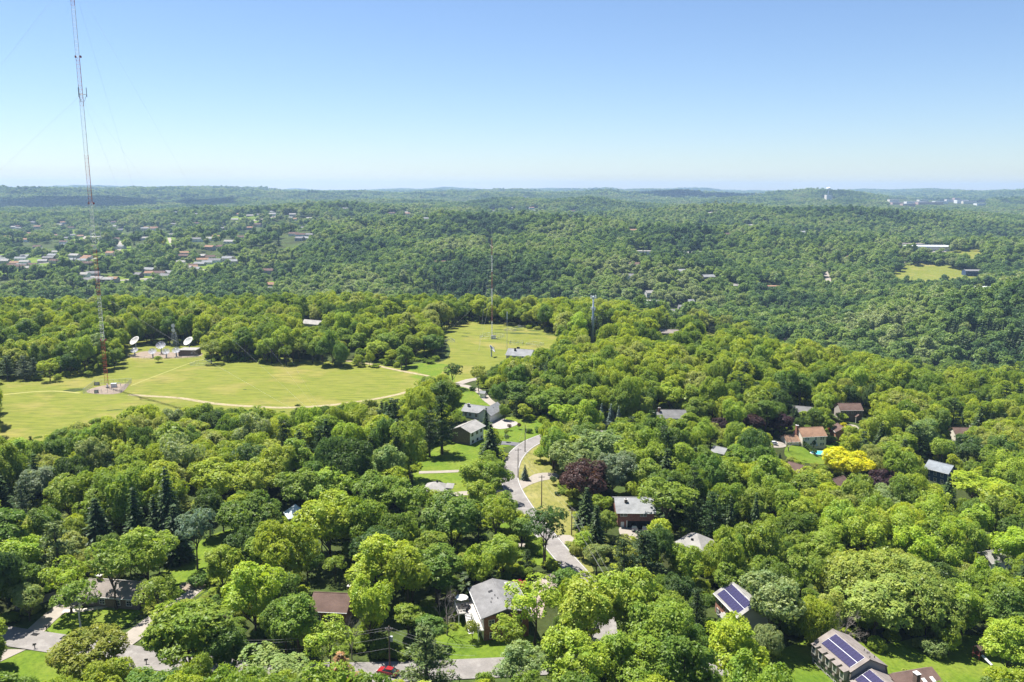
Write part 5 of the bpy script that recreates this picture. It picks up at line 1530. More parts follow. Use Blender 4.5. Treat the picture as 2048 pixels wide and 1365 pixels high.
# hand-placed trees: variant, column, top of the crown, crown width (all in photograph pixels), height in metres, tint
HAND = [
    ('round0', 28, 1072, 104, 15, 'yg'), ('pine0', 106, 1042, 118, 19, 'pi'), ('round1', 286, 1059, 112, 16, 'br'), ('open0', 222, 1086, 98, 17, 'gr'), ('open1', 131, 1116, 86, 14, 'yg'), ('open2', 152, 1160, 84, 12, 'gr'),
    ('round2', 26, 1112, 92, 13.5, 'md'), ('broad0', 168, 1264, 136, 11, 'ol'), ('open2', 312, 1152, 84, 13, 'gr'), ('spiky0', 372, 1208, 165, 17, 'gr'), ('open0', 386, 1018, 74, 17, 'gy'), ('shrub0', 396, 1146, 44, 3.4, 'md'),
    ('round3', 444, 1090, 76, 13, 'br'), ('round1', 502, 1126, 112, 18, 'yg'), ('spiky1', 568, 1042, 116, 20, 'br'), ('tall0', 594, 1190, 84, 17, 'gr'), ('spruce1', 188, 992, 84, 18, 'sp'), ('spruce0', 264, 970, 58, 20, 'sp'),
    ('spruce2', 328, 928, 70, 25, 'sp'), ('spruce0', 305, 985, 50, 17, 'sp'), ('spruce1', 345, 1005, 70, 17, 'sp'), ('pine1', 40, 962, 66, 17, 'gy'), ('round0', 82, 930, 66, 14, 'gy'), ('round2', 132, 948, 84, 16, 'gr'),
    ('broad1', 440, 918, 118, 16, 'br'), ('round3', 512, 926, 82, 15, 'br'), ('broad2', 492, 985, 128, 16, 'md'), ('round0', 604, 936, 92, 15, 'gr'), ('round1', 666, 936, 88, 15, 'br'), ('spiky0', 654, 992, 122, 19, 'br'),
    ('round2', 540, 1308, 150, 11, 'pg'), ('spruce2', 680, 1302, 104, 12, 'or'), ('open1', 655, 1238, 100, 13, 'yg'), ('pine2', 882, 792, 82, 23, 'sp'), ('pine0', 858, 822, 58, 18, 'sp'), ('spruce2', 981, 842, 60, 19, 'sp'),
    ('round3', 955, 918, 70, 14, 'br'), ('round1', 986, 920, 66, 14, 'gr'), ('broad0', 760, 946, 100, 15, 'gr'), ('round0', 815, 960, 76, 14, 'gr'), ('round2', 905, 985, 122, 19, 'md'), ('open2', 992, 994, 66, 15, 'br'),
    ('open0', 1090, 1012, 84, 17, 'dk'), ('round3', 1003, 1068, 80, 13, 'br'), ('round1', 765, 1074, 124, 19, 'yg'), ('spiky1', 815, 1092, 90, 18, 'br'), ('round0', 736, 1150, 84, 17, 'yg'), ('open1', 1070, 1156, 108, 16, 'yg'),
    ('open2', 1014, 1232, 70, 10, 'br'), ('small1', 945, 1243, 34, 5, 'ol'), ('round0', 1176, 1150, 128, 20, 'br'), ('round2', 1258, 1136, 132, 20, 'br'), ('broad1', 1318, 1196, 136, 18, 'gr'), ('round3', 1148, 1262, 136, 17, 'br'),
    ('broad2', 1262, 1262, 150, 16, 'gr'), ('pine1', 850, 1252, 138, 17, 'pi'), ('round1', 1046, 1288, 98, 12, 'pg'), ('broad0', 1168, 922, 92, 15, 'pb'), ('spruce1', 1174, 972, 54, 14, 'sp'), ('spruce0', 1194, 1008, 52, 15, 'sp'),
    ('broad2', 1150, 872, 104, 17, 'pg'), ('round0', 1206, 858, 96, 17, 'pg'), ('broad1', 1228, 905, 96, 16, 'gy'), ('pine2', 1288, 1064, 112, 17, 'sp'), ('pine0', 1248, 1078, 74, 15, 'sp'), ('open0', 1338, 960, 112, 18, 'gr'),
    ('round3', 1214, 1020, 46, 9, 'gr'), ('round1', 1471, 1236, 116, 17, 'yg'), ('spiky0', 1549, 1152, 112, 17, 'pg'), ('mound0', 1722, 1102, 150, 17, 'lg'), ('mound1', 1798, 1112, 160, 18, 'lg'), ('mound0', 1862, 1150, 140, 17, 'lg'),
    ('round2', 1758, 1160, 140, 15, 'lg'), ('pine1', 1396, 1178, 74, 14, 'sp'), ('round2', 1655, 1058, 82, 16, 'br'), ('round0', 1606, 1094, 76, 15, 'gr'), ('bare0', 1690, 1205, 72, 13, 'gy'), ('broad1', 1696, 898, 94, 13, 'yl'),
    ('round3', 1769, 936, 58, 12, 'pu'), ('open1', 1950, 944, 104, 15, 'yg'), ('spruce2', 1900, 952, 46, 16, 'sp'), ('round1', 1940, 872, 80, 16, 'dk'), ('round0', 1503, 828, 48, 11, 'pu'), ('round2', 1562, 825, 52, 11.5, 'pu'),
    ('round3', 1441, 834, 34, 8, 'pu'), ('spruce0', 1464, 988, 38, 18, 'sp'), ('spruce1', 1412, 925, 34, 15, 'sp'), ('spruce2', 1514, 982, 36, 17, 'sp'), ('shrub0', 1873, 1277, 54, 4.6, 'pi'), ('round1', 2026, 1240, 104, 15, 'yg'),
    ('round2', 1375, 1088, 66, 13, 'br'), ('bare1', 1579, 864, 40, 9, 'or'), ('small0', 1669, 852, 30, 5, 'rd'), ('small1', 1040, 1160, 36, 4, 'rd'), ('small0', 1132, 1150, 32, 4.5, 'pk'), ('small0', 1686, 826, 26, 5, 'yg'),
    ('shrub0', 1686, 844, 16, 2.2, 'yl'), ('shrub1', 1692, 852, 14, 2, 'yl'), ('shrub0', 1665, 871, 20, 3, 'pg'), ('bare0', 1593, 671, 64, 14, 'gy'), ('round0', 1697, 684, 58, 14, 'pg'), ('broad0', 1300, 1225, 110, 14, 'gr'),
    ('open0', 420, 682, 40, 13.5, 'ol'), ('round1', 690, 655, 46, 14, 'gr'), ('pine0', 10, 712, 44, 13, 'gy'), ('pine1', 45, 712, 42, 13, 'gy'), ('pine2', 66, 716, 34, 12, 'gy'), ('open1', 96, 718, 40, 12, 'br'), ('round2', 137, 706, 38, 12.5, 'dk'),
    ('open2', 118, 712, 24, 10, 'gr'), ('round3', 206, 700, 28, 12, 'gr'), ('round0', 226, 694, 32, 12, 'gr'), ('small0', 315, 711, 17, 4.2, 'br'), ('small1', 175, 742, 18, 3.6, 'gr'), ('round1', 718, 664, 42, 15, 'gr'),
    ('round2', 780, 664, 56, 15, 'gr'), ('round0', 830, 668, 54, 14, 'gr'), ('round3', 866, 668, 46, 14, 'md'), ('broad0', 755, 680, 48, 12, 'br'), ('open1', 905, 724, 36, 14, 'dk'), ('open2', 957, 729, 34, 14, 'ol'), ('shrub0', 946, 772, 14, 2.6, 'dk'),
    ('round1', 1040, 762, 78, 14, 'md'), ('broad1', 1098, 778, 80, 13, 'gr'), ('round2', 1126, 808, 52, 11, 'yg'), ('spruce0', 972, 812, 18, 10, 'sp'), ('small1', 1012, 868, 12, 3.5, 'gy'), ('small1', 1018, 848, 10, 3.0, 'pb'), ('small1', 1014, 858, 12, 3.2, 'ol'),
    ('small1', 1038, 846, 10, 3, 'pb'), ('shrub0', 1058, 856, 16, 2.2, 'md'), ('shrub1', 1076, 854, 18, 2.4, 'md'), ('small0', 1080, 894, 34, 6, 'br'), ('spruce2', 1050, 928, 18, 6, 'bs'), ('shrub0', 1115, 982, 12, 1.6, 'dk'), ('small0', 1108, 952, 16, 3.4, 'dk'),
    ('spruce0', 1204, 805, 18, 12, 'bs'), ('spruce1', 1222, 806, 20, 12, 'bs'), ('spruce2', 1238, 810, 18, 12, 'bs'), ('round3', 1282, 790, 52, 13, 'ol'), ('round0', 1388, 766, 46, 14, 'br'), ('round1', 1398, 795, 56, 13, 'gr'),
    ('bare0', 893, 1165, 66, 13, 'gy'), ('shrub0', 1072, 1082, 22, 2.2, 'br'), ('shrub0', 1078, 1096, 24, 2.2, 'br'), ('shrub0', 1066, 1072, 20, 2.2, 'br'), ('bare1', 700, 1208, 50, 13, 'gy'), ('spruce1', 1560, 905, 16, 5, 'sp'), ('tall1', 1020, 1070, 40, 9, 'br'),
    ('small0', 968, 1340, 40, 5, 'gr'), ('tall2', 1628, 880, 10, 4.0, 'sp'), ('small1', 1034, 1262, 44, 7, 'gr'), ('spruce2', 1455, 1010, 30, 13, 'sp'), ('round3', 960, 960, 60, 12, 'br'), ('round1', 322, 478, 16, 17, 'yl'), ('round2', 205, 456, 14, 15, 'yl'),
]
HAND_CONIFER = {'spruce', 'pine'}
def base_kind(v):
    return v.rstrip('0123456789')

# ---- what has to stay in view: outlines of open ground and of buildings, as a depth map at a quarter of the photograph
MW, MH = 512, 342
clear = np.zeros((MH, MW)); gclear = np.zeros((MH, MW), bool)
mx, my = np.meshgrid((np.arange(MW) + .5) * 4, (np.arange(MH) + .5) * 4)
def in_poly(px, py, poly):
    inside = np.zeros(px.shape, bool)
    n = len(poly)
    for i in range(n):
        x0, y0 = poly[i]; x1, y1 = poly[(i + 1) % n]
        c = ((y0 > py) != (y1 > py)) & (px < (x1 - x0) * (py - y0) / (y1 - y0 + 1e-9) + x0)
        inside ^= c
    return inside
GROUND_CLEAR = [
    [(0, 768), (75, 764), (160, 752), (205, 742), (255, 720), (300, 726), (400, 728), (470, 724), (690, 737), (760, 736), (850, 752), (812, 786), (700, 802), (580, 816), (440, 812), (330, 806), (280, 812), (190, 838), (115, 848), (80, 872), (0, 874)],
    [(252, 692), (330, 692), (398, 690), (395, 726), (255, 720)],
    [(888, 664), (935, 645), (985, 648), (1050, 657), (1108, 665), (1114, 684), (1060, 705), (1012, 714), (972, 738), (930, 752), (850, 746), (800, 736), (888, 722)],
    [(925, 772), (945, 776), (962, 798), (970, 812), (930, 816)], [(918, 766), (945, 760), (968, 784), (945, 776)],
    [(990, 852), (1070, 850), (1085, 868), (1010, 892), (1005, 872)], [(850, 895), (905, 892), (950, 892), (958, 905), (945, 938), (862, 945)], [(850, 950), (925, 946), (928, 985), (898, 972), (855, 962)],
    [(1080, 872), (1088, 880), (1046, 900), (1036, 925), (1034, 950), (1040, 975), (1060, 1003), (1064, 1018), (1052, 1020), (1030, 1000), (1012, 980), (1008, 950), (1013, 920), (1030, 900)],
    [(1092, 1080), (1112, 1076), (1130, 1086), (1166, 1140), (1150, 1146), (1126, 1130), (1104, 1098)],
    [(1040, 905), (1060, 894), (1072, 905), (1068, 925), (1092, 932), (1104, 946), (1060, 958), (1034, 962)], [(1038, 968), (1070, 952), (1106, 950), (1106, 957), (1044, 980)],
    [(1048, 990), (1108, 964), (1126, 1000), (1136, 1030), (1140, 1060), (1122, 1070), (1105, 1040), (1064, 1010)], [(1108, 1074), (1140, 1074), (1144, 1082), (1124, 1086)],
    [(85, 1260), (112, 1236), (150, 1232), (215, 1240), (265, 1232), (225, 1264), (190, 1278), (150, 1276)], [(345, 1150), (402, 1096), (438, 1080), (428, 1112), (415, 1150), (422, 1166), (375, 1195), (345, 1196)],
    [(0, 1264), (60, 1263), (150, 1279), (215, 1288), (215, 1306), (110, 1300), (0, 1296)], [(238, 1298), (280, 1262), (300, 1248), (308, 1290), (325, 1302), (312, 1330), (245, 1336)], [(62, 1262), (110, 1228), (132, 1214), (140, 1222), (96, 1262)],
    [(0, 1330), (50, 1306), (110, 1308), (112, 1365), (0, 1365)], [(256, 1362), (290, 1340), (306, 1342), (300, 1362)],
    [(908, 1232), (942, 1226), (962, 1252), (966, 1290), (1000, 1302), (996, 1324), (915, 1322)], [(918, 1328), (1002, 1322), (996, 1346), (928, 1350)], [(752, 1336), (772, 1334), (778, 1356), (756, 1356)],
    [(1552, 1328), (1628, 1306), (1640, 1365), (1545, 1365)], [(1762, 1312), (1805, 1294), (1850, 1300), (1900, 1315), (1985, 1332), (1985, 1365), (1866, 1365)],
    [(1598, 904), (1640, 906), (1648, 914), (1620, 922), (1600, 915)], [(1518, 886), (1552, 886), (1556, 894), (1522, 894)], [(1672, 850), (1700, 850), (1704, 858), (1680, 858)],
    [(1785, 566), (1800, 540), (1822, 532), (1880, 534), (1965, 548), (1960, 562), (1850, 570)], [(1885, 508), (1958, 502), (1960, 514), (1905, 515)], [(1862, 503), (1888, 500), (1888, 505), (1868, 508)],
    [(1408, 665), (1436, 663), (1436, 670), (1410, 671)], [(1210, 655), (1226, 654), (1228, 664), (1212, 666)], [(0, 526), (60, 524), (130, 520), (230, 512), (230, 518), (130, 530), (0, 540)], [(142, 492), (165, 474), (190, 468), (188, 474), (165, 484), (150, 494)],
    [(1650, 540), (1656, 540), (1662, 572), (1654, 572)], [(972, 486), (985, 494), (990, 504), (980, 500)], [(378, 542), (430, 528), (480, 514), (480, 522), (430, 538), (385, 550)], [(335, 474), (350, 490), (345, 494), (332, 478)],
    [(352, 1176), (370, 1164), (400, 1163), (408, 1170), (390, 1182)],
]
for poly in GROUND_CLEAR:
    m_ = in_poly(mx, my, poly)
    if m_.any():
        w = Wv(mx[m_], my[m_])
        clear[m_] = np.maximum(clear[m_], w[:, 1]); gclear |= m_
OBJ_CLEAR = [(938, 1157, 1042, 1232), (964, 1228, 984, 1284), (1430, 1161, 1500, 1238), (1634, 1260, 1860, 1365), (1550, 853, 1650, 900), (1676, 807, 1730, 838), (1666, 856, 1684, 882), (1862, 918, 1915, 958), (1905, 862, 1932, 882),
             (1232, 996, 1290, 1064), (1376, 1066, 1410, 1090), (910, 854, 958, 890), (930, 812, 990, 840), (856, 962, 892, 980), (961, 784, 971, 797), (646, 1187, 698, 1224), (228, 1150, 262, 1170), (1016, 688, 1060, 711), (1318, 814, 1360, 830),
             (1598, 808, 1620, 818), (1582, 920, 1602, 938), (1666, 948, 1688, 962), (1434, 888, 1450, 900), (1978, 1097, 1995, 1110), (1320, 655, 1355, 667), (606, 633, 640, 650), (1272, 600, 1320, 617), (1340, 620, 1358, 636), (1358, 613, 1376, 624),
             (1376, 608, 1387, 618), (1290, 586, 1304, 594), (1932, 570, 1992, 584), (1906, 582, 1926, 592), (1806, 488, 1886, 501), (1930, 541, 1964, 551), (1526, 569, 1566, 578), (1598, 464, 1616, 471), (1272, 503, 1300, 510), (1458, 571, 1474, 577),
             (1046, 865, 1053, 905), (1033, 905, 1039, 957), (1080, 968, 1086, 1016), (1140, 1034, 1146, 1062), (776, 1286, 784, 1345), (1180, 584, 1192, 682), (981, 600, 987, 678), (1011, 628, 1017, 704), (204, 640, 218, 776), (580, 1018, 604, 1040),
             (342, 655, 358, 690), (258, 676, 288, 700), (366, 676, 390, 700), (1414, 650, 1422, 668), (1624, 900, 1658, 915), (975, 700, 990, 715), (1780, 394, 1970, 412), (1646, 385, 1666, 399)]
RECTS = []
for x0, y0, x1, y1 in OBJ_CLEAR + [(x - 6, y - 5, x + 6, y + 1) for x, y in SUB]:
    m_ = (mx > x0 - 1) & (mx < x1 + 1) & (my > y0 - 1) & (my < y1 + 1)
    y_ = W((x0 + x1) / 2, y1).y
    for f_ in FOOT:
        fx_, fy_, _ = proj(f_[0], f_[1], gz(f_[0], f_[1]))
        if x0 - 8 < fx_ < x1 + 8 and y0 - 4 < fy_ < y1 + 14:
            y_ = max(y_, f_[1] + min(f_[4], f_[5]) / 2)
    clear[m_] = np.maximum(clear[m_], y_)
    RECTS.append((x0, y0, x1, y1, y_))
# disc samples for judging what a crown would cover
_dx = np.array([(r * math.cos(a), r * math.sin(a)) for r, n in ((.15, 4), (.45, 9), (.75, 15), (.97, 20)) for a in np.linspace(0, 2 * math.pi, n, endpoint=False)])
def box_of(x, y, z, Rr, H, th_):
    px, pt, zc = proj(x, y, z + H)
    _, pb, _ = proj(x, y - Rr * .6, z + th_ * .6)
    return px, (pt + pb) / 2, F_PX * Rr / zc, (pb - pt) / 2
def sample(mapp, cx, cy, rx, ry):
    sx = ((cx[:, None] + rx[:, None] * _dx[None, :, 0]) / 4).astype(int); sy = ((cy[:, None] + ry[:, None] * _dx[None, :, 1]) / 4).astype(int)
    ok = (sx >= 0) & (sx < MW) & (sy >= 0) & (sy < MH)
    return np.where(ok, mapp[np.clip(sy, 0, MH - 1), np.clip(sx, 0, MW - 1)], 0)

hand = []
soft = np.zeros((MH, MW))
for v, cx, top, wpx, H, tint in HAND:
    p = W(cx, top, H)
    _, _, zc = proj(p.x, p.y, p.z + H * .6)
    Rr = wpx / 2 / F_PX * float(zc)
    hand.append(dict(v=v, x=p.x, y=p.y, z=p.z, R=Rr, H=H, tint=tint, hand=True))
    bx = box_of(np.array([p.x]), np.array([p.y]), np.array([p.z]), np.array([Rr]), np.array([float(H)]), np.array([H * .3]))
    m_ = ((mx - bx[0]) / np.maximum(bx[2], 1)) ** 2 + ((my - bx[1] + bx[3] * .10) / np.maximum(bx[3] * .9, 1)) ** 2 < 1
    soft[m_] = np.maximum(soft[m_], p.y)

# ---- scatter of the woods
def scatter(r0, r1, s, half=R(36.5), jit=.36):
    out = []
    r = r0; odd = 0
    while r < r1:
        n = int(2 * half * r / s)
        t = -half + (np.arange(n) + .5 * odd) * s / r
        rr = r + rng.uniform(-jit, jit, n) * s; t = t + rng.uniform(-jit, jit, n) * s / r
        out.append(np.stack([rr * np.sin(t), rr * np.cos(t)], 1)); r += s * .88; odd ^= 1
    return np.concatenate(out)
def keep_points(P, Rr, H, road_pad=1.0):
    z = ground(P[:, 0], P[:, 1])
    ok = np.ones(len(P), bool)
    bx, by, _ = proj(P[:, 0], P[:, 1], z)
    ix, iy = (bx / 4).astype(int), (by / 4).astype(int)
    inn = (ix >= 0) & (ix < MW) & (iy >= 0) & (iy < MH)
    cm = np.where(inn, clear[np.clip(iy, 0, MH - 1), np.clip(ix, 0, MW - 1)], 0)
    gm = np.where(inn, gclear[np.clip(iy, 0, MH - 1), np.clip(ix, 0, MW - 1)], False)
    ok &= ~(gm & (np.abs(cm - P[:, 1]) < np.minimum(.05 * P[:, 1], 30)))
    for L, hw in EXCL_LINES:
        lo, hi = L.min(0) - hw - 6, L.max(0) + hw + 6
        c = (P[:, 0] > lo[0]) & (P[:, 0] < hi[0]) & (P[:, 1] > lo[1]) & (P[:, 1] < hi[1]) & ok
        if c.any():
            d = np.sqrt(((P[c][:, None] - L[None]) ** 2).sum(-1)).min(1)
            ok[np.where(c)[0][d < hw + road_pad]] = False
    for x, y, r, a, w, d in FOOT:
        dx, dy = P[:, 0] - x, P[:, 1] - y
        lx, ly = dx * math.cos(a) + dy * math.sin(a), -dx * math.sin(a) + dy * math.cos(a)
        ok &= ~((np.abs(lx) < w / 2 + 3.0) & (np.abs(ly) < d / 2 + 3.0))
    def cover(Rv, Hv):
        cx, cy, rx, ry = box_of(P[:, 0], P[:, 1], z, Rv, Hv, Hv * .22)
        hard = (sample(clear, cx, cy, rx, ry) > P[:, 1:2] + 4).mean(1)
        sf = (sample(soft, cx, cy, rx, ry) > P[:, 1:2] + 3).mean(1)
        return hard, sf
    hard, sf = cover(Rr, H)
    small = ok & ((hard > .07) | (sf > .22))
    Rr2, H2_ = np.where(small, Rr * .62, Rr), np.where(small, H * .55, H)
    hard, sf = cover(Rr2, H2_)
    ok &= (hard <= .05) & (sf <= .25)
    cx, cy, rx, ry = box_of(P[:, 0], P[:, 1], z, Rr2, H2_, H2_ * .22)
    for x0, y0, x1, y1, yd_ in RECTS:
        near_ = (P[:, 1] < yd_ - 1) & ok & (np.abs(cx - (x0 + x1) / 2) < rx + (x1 - x0) / 2) & (np.abs(cy - (y0 + y1) / 2) < ry + (y1 - y0) / 2)
        for i in np.where(near_)[0]:
            gx, gy = np.meshgrid(np.linspace(x0, x1, 7), np.linspace(y0, y1, 7))
            if ((((gx - cx[i]) / rx[i]) ** 2 + ((gy - cy[i]) / ry[i]) ** 2) < 1).mean() > .06:
                ok[i] = False
    return ok, z, Rr2, H2_

P = scatter(128, 860, 8.4)
n0 = len(P)
Rr = rng.uniform(3.7, 6.4, n0); Hh = np.clip(Rr * rng.uniform(2.5, 3.9, n0), 12, 23)
# small bright trees along the edges are kept; the foot of the wood behind the meadow is tall
ok, z, Rr, Hh = keep_points(P, Rr, Hh)
hx = np.array([(h['x'], h['y'], h['R']) for h in hand])
d = np.sqrt(((P[:, None] - hx[None, :, :2]) ** 2).sum(-1)) - hx[None, :, 2] * .62 - Rr[:, None] * .5
ok &= d.min(1) > 0
P, z, Rr, Hh = P[ok], z[ok], Rr[ok], Hh[ok]
names_round = ['round0', 'round1', 'round2', 'round3', 'broad0', 'broad1', 'broad2', 'tall0', 'tall1', 'tall2', 'spiky0', 'spiky1', 'open0', 'open1', 'open2', 'mound0', 'mound1']
wts = np.array([1.8, 1.8, 1.8, 1.8, 1.4, 1.4, 1.4, 1.3, 1.3, 1.3, 1.3, 1.3, .5, .5, .5, .6, .6]); wts /= wts.sum()
near = []
bright_noise = fbm(P[:, 0] / 55, P[:, 1] / 75, 21, 3)
con_noise = fbm(P[:, 0] / 40, P[:, 1] / 50, 31, 2)
for i in range(len(P)):
    px, py, _ = proj(P[i, 0], P[i, 1], z[i] + Hh[i])
    t = .50 + .30 * bright_noise[i] + rng.normal() * .20
    if px > 1330 and 880 < py < 1120:
        t += .17
    if 650 < py < 860 and px > 1050:
        t += .10
    if py < 700:
        t -= .02
    if px < 420 and 850 < py < 1010:
        t -= .06
    tint = 'dk' if t < .18 else 'md' if t < .40 else 'gr' if t < .66 else 'br' if t < .92 else 'yg'
    if rng.random() < .06:
        tint = 'pg'
    v = names_round[rng.choice(len(names_round), p=wts)]
    if con_noise[i] > .55 and rng.random() < .5:
        v = ['spruce0', 'spruce1', 'spruce2', 'pine0', 'pine1', 'pine2'][rng.integers(6)]; tint = 'sp'
    near.append(dict(v=v, x=P[i, 0], y=P[i, 1], z=z[i], R=Rr[i], H=Hh[i], tint=tint, hand=False))
allt = hand + near
# how much of each crown shows, nearest first
zb = np.zeros((MH, MW), bool)
for t in sorted(allt, key=lambda t: t['y']):
    cx, cy, rx, ry = box_of(np.array([t['x']]), np.array([t['y']]), np.array([t['z']]), np.array([t['R']]), np.array([t['H']]), np.array([t['H'] * .22]))
    cx, cy, rx, ry = (float(q[0]) for q in (cx, cy, rx, ry))
    x0, x1, y0, y1 = max(0, int((cx - rx) / 4)), min(MW, int((cx + rx) / 4) + 1), max(0, int((cy - ry) / 4)), min(MH, int((cy + ry) / 4) + 1)
    t['vis'] = 0; t['px'], t['py'] = cx, cy
    if x1 <= x0 or y1 <= y0:
        continue
    sub = zb[y0:y1, x0:x1]
    e = ((mx[y0:y1, x0:x1] - cx) / max(rx, 2)) ** 2 + ((my[y0:y1, x0:x1] - cy) / max(ry, 2)) ** 2 < 1
    t['vis'] = int((e & ~sub).sum()); sub |= e

LM = [('deck house', H1.root.location), ('solar-roofed brick house', H2.root.location), ('gambrel solar house', gl.location), ('tan house', H4.root.location), ('brown porch house', H5.root.location), ('blue house', H7.root.location),
      ('cream brown-roofed house', H8.root.location), ('carport house', H9.root.location), ('pyramid-roofed house', H10.root.location), ('stone-ended white house', H11.root.location), ('white ranch house', H12.root.location),
      ('little hip-roofed house', H13.root.location), ('white shed', H14.root.location), ('brown-roofed chimney house', H15.root.location), ('low brown house', H16.root.location), ('grey field building', H18.root.location),
      ('wood-edge house', H19.root.location), ('tall radio mast', MAST), ('slim radio mast', m2.location), ('cell tower', ct.location), ('brown dish-yard hut', HUT.root.location), ('blue garden pool', W(1640, 910)),
      ('pavilion tent', W(592, 1042)), ('red car', W(776, 1350)), ('road bend', W(1020, 940)), ('gravel bed', W(385, 1172)), ('play tower', W(1955, 1318)), ('yellow tree', W(1697, 960)), ('purple-brown tree', W(1168, 1005)), ('dry verge', W(1105, 1030)),
      ('street corner', W(250, 1300)), ('lone field trees', W(120, 760)), ('brick apartment block', W(1296, 615)), ('clearing house', W(1338, 661)), ('leafless grey tree', W(1593, 715)), ('ravine wood', W(1900, 720)), ('grey outbuilding', W(1441, 895)), ('meadow track', W(560, 830)), ('garden house', W(1592, 928)), ('hillside edge house', W(1986, 1103))]
ORD = ['', 'second ', 'third ', 'fourth ', 'fifth ', 'sixth ', 'seventh ', 'eighth ', 'ninth ', 'tenth ', 'eleventh ', 'twelfth ', 'thirteenth ', 'fourteenth ', 'fifteenth ', 'sixteenth ', 'seventeenth ', 'eighteenth ', 'nineteenth ', 'twentieth ']
_used = {}
def tree_label(t, noun):
    b = base_kind(t['v'])
    d = sorted((math.hypot(t['x'] - l.x, t['y'] - l.y), k) for k, (nm, l) in enumerate(LM))
    for dist, k in d[:1]:
        nm, l = LM[k]
        ang = math.atan2((t['x'] - l.x) * l.y - (t['y'] - l.y) * l.x, (t['x'] - l.x) * l.x + (t['y'] - l.y) * l.y)
        rel = 'behind' if abs(ang) < R(50) else 'in front of' if abs(ang) > R(130) else 'beside'
        return f"{TWORD[t['tint']]} {SWORD[b]} {noun}", rel, nm, dist
KIND = {'spruce': ('spruce_tree', 'spruce'), 'pine': ('pine_tree', 'pine'), 'bare': ('bare_tree', 'bare tree'), 'shrub': ('garden_shrub', 'shrub')}
_bycol = {}
def place_tree(t, label, name, cat, group):
    d = VAR[t['v']]
    root = thing(name, label, cat, (t['x'], t['y'], t['z'] - .05), t['rot'], group)
    s = t['R'] / d['R']
    root.scale = (s, s, t['H'] / d['H'])
    if d['crown']:
        c = obj('crown', d['crown'], root)
        c.color = (*t['col'], 1.0)
    tr = obj('trunk' if d['crown'] else 'branches', d['trunk'], root)
    if t.get('bark'):
        tr.material_slots[0].link = 'OBJECT'; tr.material_slots[0].material = t['bark']
    return root
leafy = [t for t in allt if base_kind(t['v']) not in ('spruce', 'pine', 'bare', 'shrub')]
leafy.sort(key=lambda t: (not t['hand'], -t['vis']))
n_ind = 300
chosen = leafy[:n_ind] + [t for t in allt if base_kind(t['v']) in ('spruce', 'pine', 'bare', 'shrub') and (t['hand'] or t['vis'] > 25)]
chosen_ids = set(id(t) for t in chosen)
labs = []
for t in chosen:
    b = base_kind(t['v'])
    name, noun = KIND.get(b, ('leafy_tree', 'tree'))
    c = np.array(TINT[t['tint']]); c = c * (1 + rng.uniform(-.10, .12)) * np.array([1 + rng.uniform(-.08, .08), 1, 1 + rng.uniform(-.15, .15)])
    if t['hand'] is False or True:
        t['col'] = tuple(float(x) for x in c)
    t['rot'] = float(rng.uniform(0, 6.28))
    if abs(t['px'] - 152) < 6 and t['hand'] and t['v'] == 'open2':
        t['bark'] = M_BIRCH
    labs.append((t, name, noun, *tree_label(t, noun)))
cells = {}
for r_ in labs:
    cells.setdefault((r_[3], r_[4], r_[5]), []).append(r_)
for key, rows in cells.items():
    rows.sort(key=lambda r_: r_[6])
    for k, (t, name, noun, desc, rel, nm, dist) in enumerate(rows):
        far = 'close ' if dist < 18 else ''
        if k == 0 and len(rows) == 1:
            lab = f'{desc} {far}{rel} the {nm}'
        else:
            lab = f'{desc} {rel} the {nm}, {(ORD[k] or "first ").strip()} out'
        place_tree(t, lab, name, noun if noun != 'tree' else 'tree', {'leafy_tree': 'leafy trees of the wooded hill', 'spruce_tree': 'spruces among the houses', 'pine_tree': 'pines among the houses', 'bare_tree': 'bare trees', 'garden_shrub': 'garden shrubs'}[name])
# columnar hedge by the pool and clipped hedge by the road
hl = [W(1608 + 3.2 * k, 896 + 2.4 * k) for k in range(8)]
for k, p in enumerate(hl):
    t = dict(v='tall0', x=p.x, y=p.y, z=p.z, R=.8, H=3.2, tint='sp', col=TINT['dk'], rot=k * 1.3)
    place_tree(t, f'{ORD[k]}narrow dark evergreen of the row along the pool, counted from the tan house', 'evergreen_shrub', 'shrub', 'evergreen row along the pool')

